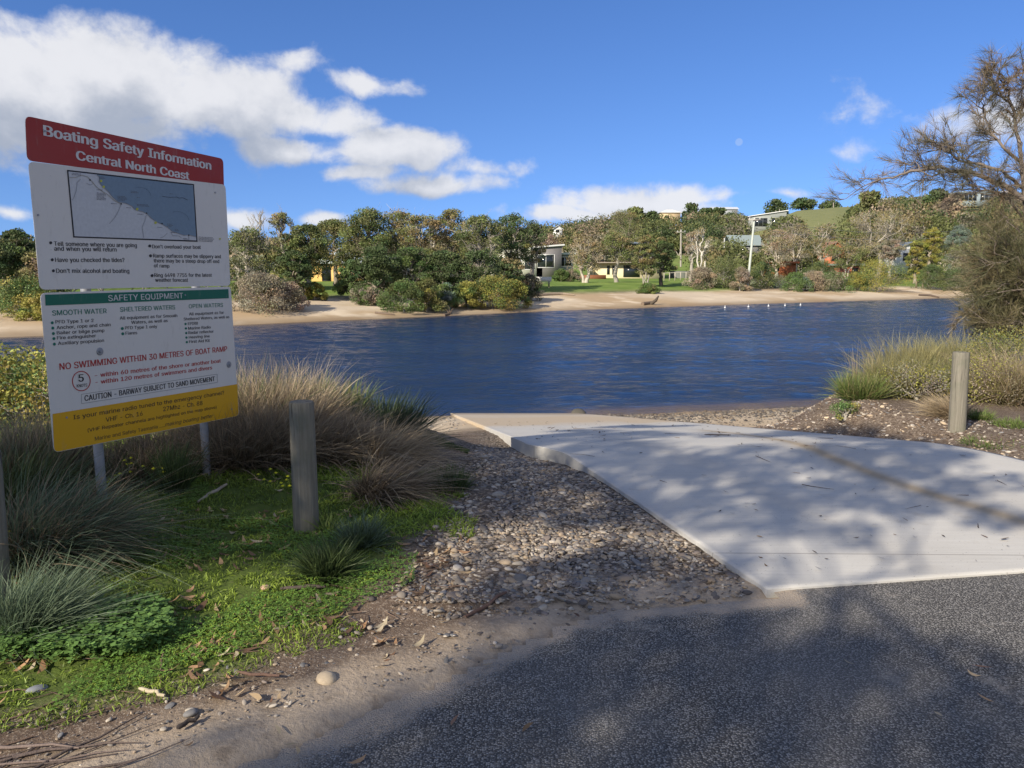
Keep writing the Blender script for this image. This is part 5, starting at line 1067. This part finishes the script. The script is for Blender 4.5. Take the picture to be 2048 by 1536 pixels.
x, y = scatter(BK, 4200); k = (vnoise(x, y, 3, 83) > .30) & (rng.random(len(x)) < .25 + .75 * vnoise(x, y, 1.1, 84)) & (x > RRx(y) + .03); x, y = x[k], y[k]
tag(pebbles(x, y, rng.gamma(1.8, .0040, len(x)) + .004, bright=1.35).build('bank_pebbles', M_stone, None, True), 'pale pebbles and shell bits strewn over the right bank', 'pebbles', kind='stuff')
x, y = scatter([(1.0, 3.6), (-3.2, 1.2), (-5, 1), (-3, 2.1), (-1.4, 2.7), (-.6, 3.4), (-.2, 4.2), (.8, 4.6)], 5200); k = (vnoise(x, y, 3, 85) > .3) & (~inpoly(x, y, ROADP) | (rng.random(len(x)) < .25)); x, y = x[k], y[k]
tag(pebbles(x, y, rng.gamma(1.5, .0024, len(x)) + .002).build('verge_grit', M_stone, None, True), 'loose small stones along the crumbling road verge', 'pebbles', kind='stuff')
xx = rng.uniform(-3.5, 2.5, 2200); x, y = xx, near_shore(xx) - rng.gamma(2, .8, 2200); k = (x < RLx(y) - .1) | (x > RRx(y) + .1); x, y = x[k], y[k]
tag(pebbles(x, y, rng.gamma(2.5, .004, len(x)) + .004).build('shore_pebbles', M_stone, None, True), 'dark pebbles and weed scattered along the near waterline', 'pebbles', kind='stuff')
xx = rng.uniform(1.5, 8, 5000); x, y = xx, near_shore(xx) - rng.gamma(2, .65, 5000); k = (x > RRx(y) + .15); x, y = x[k], y[k]
tag(pebbles(x, y, rng.gamma(2.5, .0055, len(x)) + .005, bright=.5).build('tide_wrack', M_stone, None, True), 'brown band of weed and stones on the sand right of the ramp end', 'tide wrack', kind='stuff')
for (u, v, s, lab, c) in [(652, 1364, .045, 'pale oblong stone on the sandy verge at the road edge', (.5, .4, .27)), (1157, 829, .17, 'dark rounded rock in the shallows at the end of the ramp', (.10, .09, .07)), (75, 1385, .03, 'angular bluish rock at the lower left of the verge', (.22, .23, .24)), (530, 1178, .026, 'smooth pink stone in the grass below the bollard', (.5, .33, .22)), (630, 988, .02, 'brown stone in the shaded grass left of the bollard', (.3, .22, .16))][:4]:
    q = gnd(u, v); m = pebbles(np.array([q[0]]), np.array([q[1]]), np.array([s])); m.c = [np.tile(c, (len(IV), 1)) * 1.0]; tag(m.build('stone', M_stone, None, True), lab, 'stone')

# ------------------------------------------------------------------ litter
def gz(x, y):
    z = H(x, y); z = np.where(inpoly(x, y, ROADP), np.maximum(z, .006), z); inr = (x > RLx(y)) & (x < RRx(y)) & (y > 3.7); return np.where(inr, zr(y) + .016, z)
def litter(x, y, L, col, asp=.2, curl=.3):
    n = len(x); m = MB(); a = rng.uniform(0, 6.28, n); d = np.stack([np.cos(a), np.sin(a), rng.normal(0, .12, n)], -1); s = np.stack([-np.sin(a), np.cos(a), rng.normal(0, .3, n)], -1); L = L[:, None]; C = np.stack([x, y, gz(x, y) + .006 + L[:, 0] * .08], -1)
    up = np.array([0, 0, 1.]); pts = []
    for t, w in ((-1, .08), (-.5, .8), (0, 1), (.5, .7), (1, .04)):
        p = C + d * L * .5 * t + up * L * curl * (t * t - .3) * rng.uniform(.0, .5, (n, 1)) + s * (L * .1 * (1 - t * t)); pts += [p - s * L * asp * .5 * w, p + s * L * asp * .5 * w]
    V = np.stack(pts, 1); f = np.array([(0, 1, 3, 2), (2, 3, 5, 4), (4, 5, 7, 6), (6, 7, 9, 8)]); k = rng.uniform(.6, 1.35, (n, 1)); cc = np.array(col)[rng.integers(0, len(col), n)] * k
    m.add(V.reshape(-1, 3), (f[None] + np.arange(n)[:, None, None] * 10).reshape(-1, 4), np.repeat(cc, 10, 0)); return m
LC = [(.45, .33, .19), (.34, .22, .12), (.50, .42, .28), (.22, .13, .08), (.40, .24, .13)]
x, y = scatter([(-.3, 3.3), (-.2, 4.2), (-.9, 5.5), (-3.5, 5.8), (-4, 1.2), (-2.2, 1.5), (-1.2, 2.4), (-.5, 2.9)], 4200); k = (vnoise(x, y, 2.4, 93) > .45) & (rng.random(len(x)) < np.clip(1.35 - .22 * y, .25, 1)); x, y = x[k], y[k]
tag(litter(x, y, rng.uniform(.03, .10, len(x)), LC, .26, .6).build('leaf_litter', M_leaf), 'dry tan gum leaves scattered over the grass verge', 'leaf litter', kind='stuff')
x, y = scatter([(-.2, 3.4), (.9, 3.5), (2.4, 3.2), (3, 1.2), (-2, 1.2), (-1.2, 2.3)], 46)
tag(litter(x, y, rng.uniform(.03, .085, len(x)), LC, .2, .3).build('road_leaves', M_leaf), 'single fallen gum leaves lying on the asphalt', 'leaf litter', kind='stuff')
x = rng.uniform(-.3, 5, 700); y = rng.uniform(3.8, 12, 700); k = (x > RLx(y) + .1) & (x < RRx(y) - .1) & (vnoise(x, y, 1.2, 97) > .4); x, y = x[k], y[k]
tag(litter(x, y, rng.gamma(2, .011, len(x)) + .008, [(.09, .06, .035), (.2, .14, .08), (.05, .04, .03)], .25, .2).build('ramp_leaves', M_leaf), 'dark leaf scraps and seeds speckling the concrete ramp', 'leaf litter', kind='stuff')
x, y = scatter(BK, 1500); k = x > RRx(y) + .05; x, y = x[k], y[k]
tag(litter(x, y, rng.uniform(.02, .07, len(x)), [(.22, .15, .10), (.30, .21, .13), (.16, .11, .08)], .25, .4).build('bank_litter', M_leaf), 'brown leaf litter covering the bank right of the ramp', 'leaf litter', kind='stuff')
x, y = scatter(GRV, 1500); k = x < RLx(y) - .04; x, y = x[k], y[k]
tag(litter(x, y, rng.uniform(.012, .05, len(x)), [(.10, .075, .05), (.18, .13, .08), (.07, .055, .04), (.3, .22, .13)], .25, .3).build('pebble_litter', M_leaf), 'dark leaf scraps caught among the river pebbles', 'leaf litter', kind='stuff')
def sticks(n, P, L, rad, seed, col=(.16, .11, .08), dirn=None, y0=None):
    x, y = scatter(P, n); m = MB()
    for a, b in zip(x, y):
        th = rng.uniform(0, 6.28) if dirn is None else rng.normal(dirn, .3); l = rng.uniform(*L); t = np.linspace(-.5, .5, 5); px = a + math.cos(th) * l * t + rng.normal(0, .02 * l, 5); py = b + math.sin(th) * l * t + rng.normal(0, .03 * l, 5); r_ = rng.uniform(*rad)
        tube(m, np.stack([px, py, gz(px, py) + r_ * .8 + .004], -1), [r_, r_, r_ * .9, r_ * .7, r_ * .3], 5, np.array(col) * rng.uniform(.7, 1.6))
    return m
tag(sticks(240, [(-.2, 3.5), (-.9, 3.1), (-1.6, 2.4), (-2.6, 1.7), (-3, 1.3), (-4, 1.6), (-2.4, 2.6), (-1.2, 3.2), (-.3, 4.4)], (.06, .32), (.0012, .004), 1).build('twig_litter', M_bark), 'dark twigs and bark shreds along the grass edge', 'twigs', kind='stuff')
tag(sticks(60, [(-2.3, 1.55), (-1.2, 2.15), (-1.5, 2.5), (-2.8, 1.95)], (.25, .6), (.003, .008), 1, (.13, .10, .085), R(25)).build('bark_strips', M_bark), 'long strips of shed bark piled at the bottom left verge', 'bark', kind='stuff')
tag(sticks(34, [(1.4, 4.2), (4.2, 4.6), (3.6, 7), (2.4, 10), (.4, 10), (.5, 6.8)], (.05, .24), (.0015, .003), 1, (.14, .10, .07)).build('ramp_twigs', M_bark), 'thin twigs lying on the concrete ramp', 'twigs', kind='stuff')
def stick(u0, v0, u1, v1, rad, label, col=(.16, .10, .075)):
    a, b = gnd(u0, v0), gnd(u1, v1); t = np.linspace(0, 1, 6)[:, None]; P = a + (b - a) * t + rng.normal(0, .006, (6, 3)); P[:, 2] = gz(P[:, 0], P[:, 1]) + rad + .006; m = MB(); tube(m, P, [rad * .6, rad, rad, rad * .95, rad * .9, rad * .7], 7, col, True); tag(m.build('fallen_stick', M_bark), label, 'stick', 'fallen sticks')
stick(925, 1240, 1012, 1192, .0095, 'straight brown stick lying where the pebbles meet the road')
stick(560, 1184, 655, 1180, .010, 'dark stick in the grass under the timber bollard', (.09, .07, .06)); stick(475, 1350, 560, 1360, .007, 'thin stick at the grass edge above the sandy verge')
stick(395, 1010, 455, 975, .012, 'pale fallen stalk beside the right sign post', (.38, .32, .24)); stick(280, 1388, 335, 1400, .008, 'bleached stick in the lower grass', (.45, .38, .26))
stick(1408, 909, 1460, 911, .006, 'forked dark twig in the middle of the concrete ramp', (.08, .06, .05)); stick(350, 1470, 395, 1440, .009, 'short charred stick on the sandy road edge', (.06, .05, .045))

# ------------------------------------------------------------------ foreground sheoak on the right
YS = 13.0
def V_(u, v, Y=YS): return at(u, v, Y)
e = empty('sheoak_tree', (at(2075, 700, YS)[0], YS, Hf(at(2075, 700, YS)[0], YS)), 'wispy grey brown sheoak reaching in from the right photo edge', 'tree')
EO = np.array(e.location); wd, nd = MB(), MB(); SB = (.20, .165, .135)
limbs = [([(2085, 800), (2078, 650), (2060, 520), (2052, 400), (2040, 300), (2028, 230), (2018, 185), (2005, 160)], .055, .8),
 ([(2055, 400), (2000, 368), (1950, 348), (1880, 335), (1830, 340), (1790, 352), (1752, 362)], .045, 1.0),
 ([(2052, 380), (2010, 345), (1965, 330), (1920, 322), (1885, 300), (1862, 282)], .030, .9),
 ([(2045, 330), (2010, 300), (1985, 270), (1970, 235), (1965, 215)], .028, .8), ([(2022, 210), (2000, 190), (1985, 175), (1988, 155)], .02, .7), ([(2030, 240), (2060, 190), (2075, 150)], .02, .8),
 ([(2060, 470), (2020, 400), (1990, 385), (1940, 378), (1900, 380)], .022, .7)]
def spray(pts, n, L, pal, r, thin=.0026, bend=.15):
    """needle foliage: n tufts along pts"""
    for _ in range(n):
        t = r.uniform(.15, 1) * (len(pts) - 1); i = min(int(t), len(pts) - 2); p = pts[i] + (pts[i + 1] - pts[i]) * (t - i); ax = unit(pts[i + 1] - pts[i])
        sd = unit(r.normal(0, 1, 3) + np.array([-.35, -.1, .35])); d = unit(ax * .7 + sd); l = r.uniform(.25, .6) * L
        q = curve(p, p + d * l, 5, .06, r=r); tube(wd, q - EO, [.006, .005, .004, .003, .002], 3, SB)
        k = 32; tt = r.uniform(.2, 1, k) * 4; ii = np.minimum(tt.astype(int), 3); bb = q[ii] + (q[ii + 1] - q[ii]) * (tt - ii)[:, None]
        dd = unit(d + r.normal(0, .45, (k, 3)) + np.array([0, 0, .15])); c = np.array(pal) * r.uniform(.6, 1.4, (k, 1)); blades(nd, bb - EO, dd, r.uniform(.12, .34, k), bend, thin, c, c * 1.25, 2)
r = np.random.default_rng(44)
for (px, rr, Lb) in limbs:
    K = np.array([V_(u, v, YS + .25 * math.sin(i * 1.7 + rr * 90)) for i, (u, v) in enumerate(px)]); t = np.linspace(0, len(K) - 1, len(K) * 3); i = np.minimum(t.astype(int), len(K) - 2); P = K[i] + (K[i + 1] - K[i]) * (t - i)[:, None]; P += r.normal(0, .012, P.shape)
    tube(wd, P - EO, np.linspace(rr, rr * .22, len(P)), 7, SB)
    L_ = np.linalg.norm(np.diff(K, axis=0), axis=1).sum(); st = 8 if rr > .05 else 3
    for _ in range(int(L_ * (3 if rr > .05 else 6))):
        j = r.integers(st, len(P) - 1); b = P[j]; ax = unit(P[j + 1] - P[j]); d = unit(ax * .8 + r.normal(0, .55, 3) + np.array([-.15, 0, .15])); q = curve(b, b + d * r.uniform(.3, .75) * Lb, 5, .07, r=r)
        tube(wd, q - EO, np.array([.012, .009, .007, .005, .003]), 4, SB); spray(q, 5, .8 * Lb, [(.24, .20, .15), (.27, .20, .12), (.16, .15, .10)][r.integers(0, 3)], r)
# brown feathery lower mass
for _ in range(125):
    a = r.random(); u0, v0 = 2075 + r.normal(0, 12), r.uniform(520, 720); ang = r.uniform(-.15, 1.0)
    u1 = u0 - math.cos(ang * 1.2 - .2) * r.uniform(50, 140); v1 = v0 - math.sin(ang) * r.uniform(60, 190) + r.uniform(-20, 60)
    if v1 > 655: continue
    Yd = YS + r.uniform(-.9, .9); K = curve(V_(u0, v0, Yd), V_(u1, v1, Yd), 7, .06, -.08, r); tube(wd, K - EO, np.linspace(.018, .004, 7), 5, SB)
    spray(K, 9, 1.0, [(.20, .17, .09), (.15, .14, .07), (.24, .19, .11), (.12, .125, .06)][r.integers(0, 4)], r, .0030, .05)
K = np.array([V_(*p) for p in [(2040, 560), (1990, 575), (1960, 580), (1945, 588), (1948, 610), (1940, 625), (1915, 645), (1895, 668)]]); tube(wd, K - EO, np.linspace(.022, .006, 8), 5, (.28, .25, .20)); spray(K[4:], 5, .5, (.2, .16, .1), r)
K = np.array([V_(*p) for p in [(2040, 600), (1990, 590), (1950, 598), (1915, 612), (1895, 595)]]); tube(wd, K - EO, np.linspace(.016, .003, 5), 4, (.28, .25, .20))
wd.build('trunk', M_bark, e, True); nd.build('foliage', M_blade, e)

# ------------------------------------------------------------------ the trees behind the photographer whose shade falls on the ramp
SH = [[(300, 1560), (420, 1500), (560, 1470), (700, 1418), (860, 1352), (950, 1280), (1050, 1225), (1180, 1200), (1440, 1196), (1570, 1230), (1640, 1262), (1800, 1290), (2060, 1310), (2060, 1700), (0, 1900)],
      [(600, 1110), (600, 900), (830, 903), (1115, 903), (1240, 985), (1350, 1055), (1240, 1048), (1060, 1035), (900, 1050), (850, 1075), (790, 1115), (700, 1120)],
      [(880, 1130), (960, 1105), (1100, 1100), (1230, 1105), (1420, 1150), (1470, 1180), (1300, 1185), (1100, 1195), (960, 1190), (890, 1160)],
      [(1060, 893), (1200, 898), (1310, 905), (1490, 915), (1530, 898), (1740, 892), (1820, 912), (1900, 925), (2060, 938), (2060, 1095), (1940, 1078), (1830, 1068), (1780, 1098), (1700, 1128), (1580, 1140), (1500, 1160), (1430, 1100), (1300, 1015)],
      [(1090, 874), (1190, 868), (1400, 870), (1440, 876), (1300, 884), (1120, 886)],
      [(-200, 940), (300, 900), (640, 890), (640, 1115), (520, 1110), (320, 1110), (230, 1190), (60, 1230), (-200, 1280)]]
LT = [(1345, 930, 50, 14), (1440, 935, 45, 12), (1465, 990, 45, 14), (1590, 930, 70, 12), (1690, 1072, 55, 16), (1530, 1112, 50, 14), (1800, 1022, 70, 10), (1960, 985, 70, 12), (2020, 1030, 60, 12), (1640, 985, 40, 8), (1400, 1010, 40, 8), (1350, 1515, 190, 30), (1700, 1380, 120, 18), (1120, 1490, 90, 16), (980, 1000, 70, 10), (700, 1010, 60, 10), (430, 1010, 60, 10), (120, 1060, 90, 22), (300, 1040, 60, 16), (330, 980, 50, 10), (60, 1190, 70, 30), (160, 1180, 80, 30)]
r = np.random.default_rng(15); pts = []
for gx in np.arange(-7, 7.5, .245):
    for gy in np.arange(.2, 9.8, .245):
        x, y = gx + r.uniform(-.12, .12), gy + r.uniform(-.12, .12); u, v = topx(x, y, Hf(x, y)); vis = y > 1.2 and -250 < u < 2060
        if y <= 1.9: ok = r.random() < .8 and not (x < -1.2 and y > .9)
        elif not vis: ok = r.random() < .35 and x < -3
        else: ok = (r.random() < .9 or x < .6) and any(inpoly(np.array([u]), np.array([v]), P)[0] for P in SH) and not any(((u - a) / c) ** 2 + ((v - b) / d) ** 2 < 1 for a, b, c, d in [(q[0], q[1], q[2] * 1.25, q[3] * 1.35) for q in LT if q[0] > 1000 or q[1] > 1150])
        if ok: pts.append((x, y, 0.0))
pts = np.array(pts); hz = 7.5 + 2.2 * (vnoise(pts[:, 0], pts[:, 1], .35, 66, 2) - .5) * 2 + r.uniform(-.8, .8, len(pts)); C = pts + SUN * (hz / SUN[2])[:, None]
NT_ = 4; cen = C[r.choice(len(C), NT_, replace=False), :2]
for _ in range(12):
    lab = np.argmin(((C[:, None, :2] - cen[None]) ** 2).sum(-1), 1)
    for i in range(NT_): cen[i] = C[lab == i, :2].mean(0)
order = np.argsort(cen[:, 0]); nm = ['leftmost', 'second from the left', 'third from the left', 'rightmost']
for rank, i in enumerate(order):
    c = C[lab == i]; b = np.array([cen[i][0] + 4.5, cen[i][1] - 2.0, -.02]); cl = np.concatenate([c, np.full((len(c), 1), .19)], 1)
    wood, leaf = tree_mesh(b, cl, 9, .13, 'olive', MIDB, 62, .055, 900 + rank, .38, .9, twig=0, col2='dark', brn=.05, lk=.2)
    e2 = empty('roadside_tree', b, 'tall roadside gum tree shading the ramp, %s of four' % nm[rank], 'tree', 'shade trees behind the camera'); wood.build('trunk', M_bark, e2, True); leaf.build('crown', M_leaf, e2)
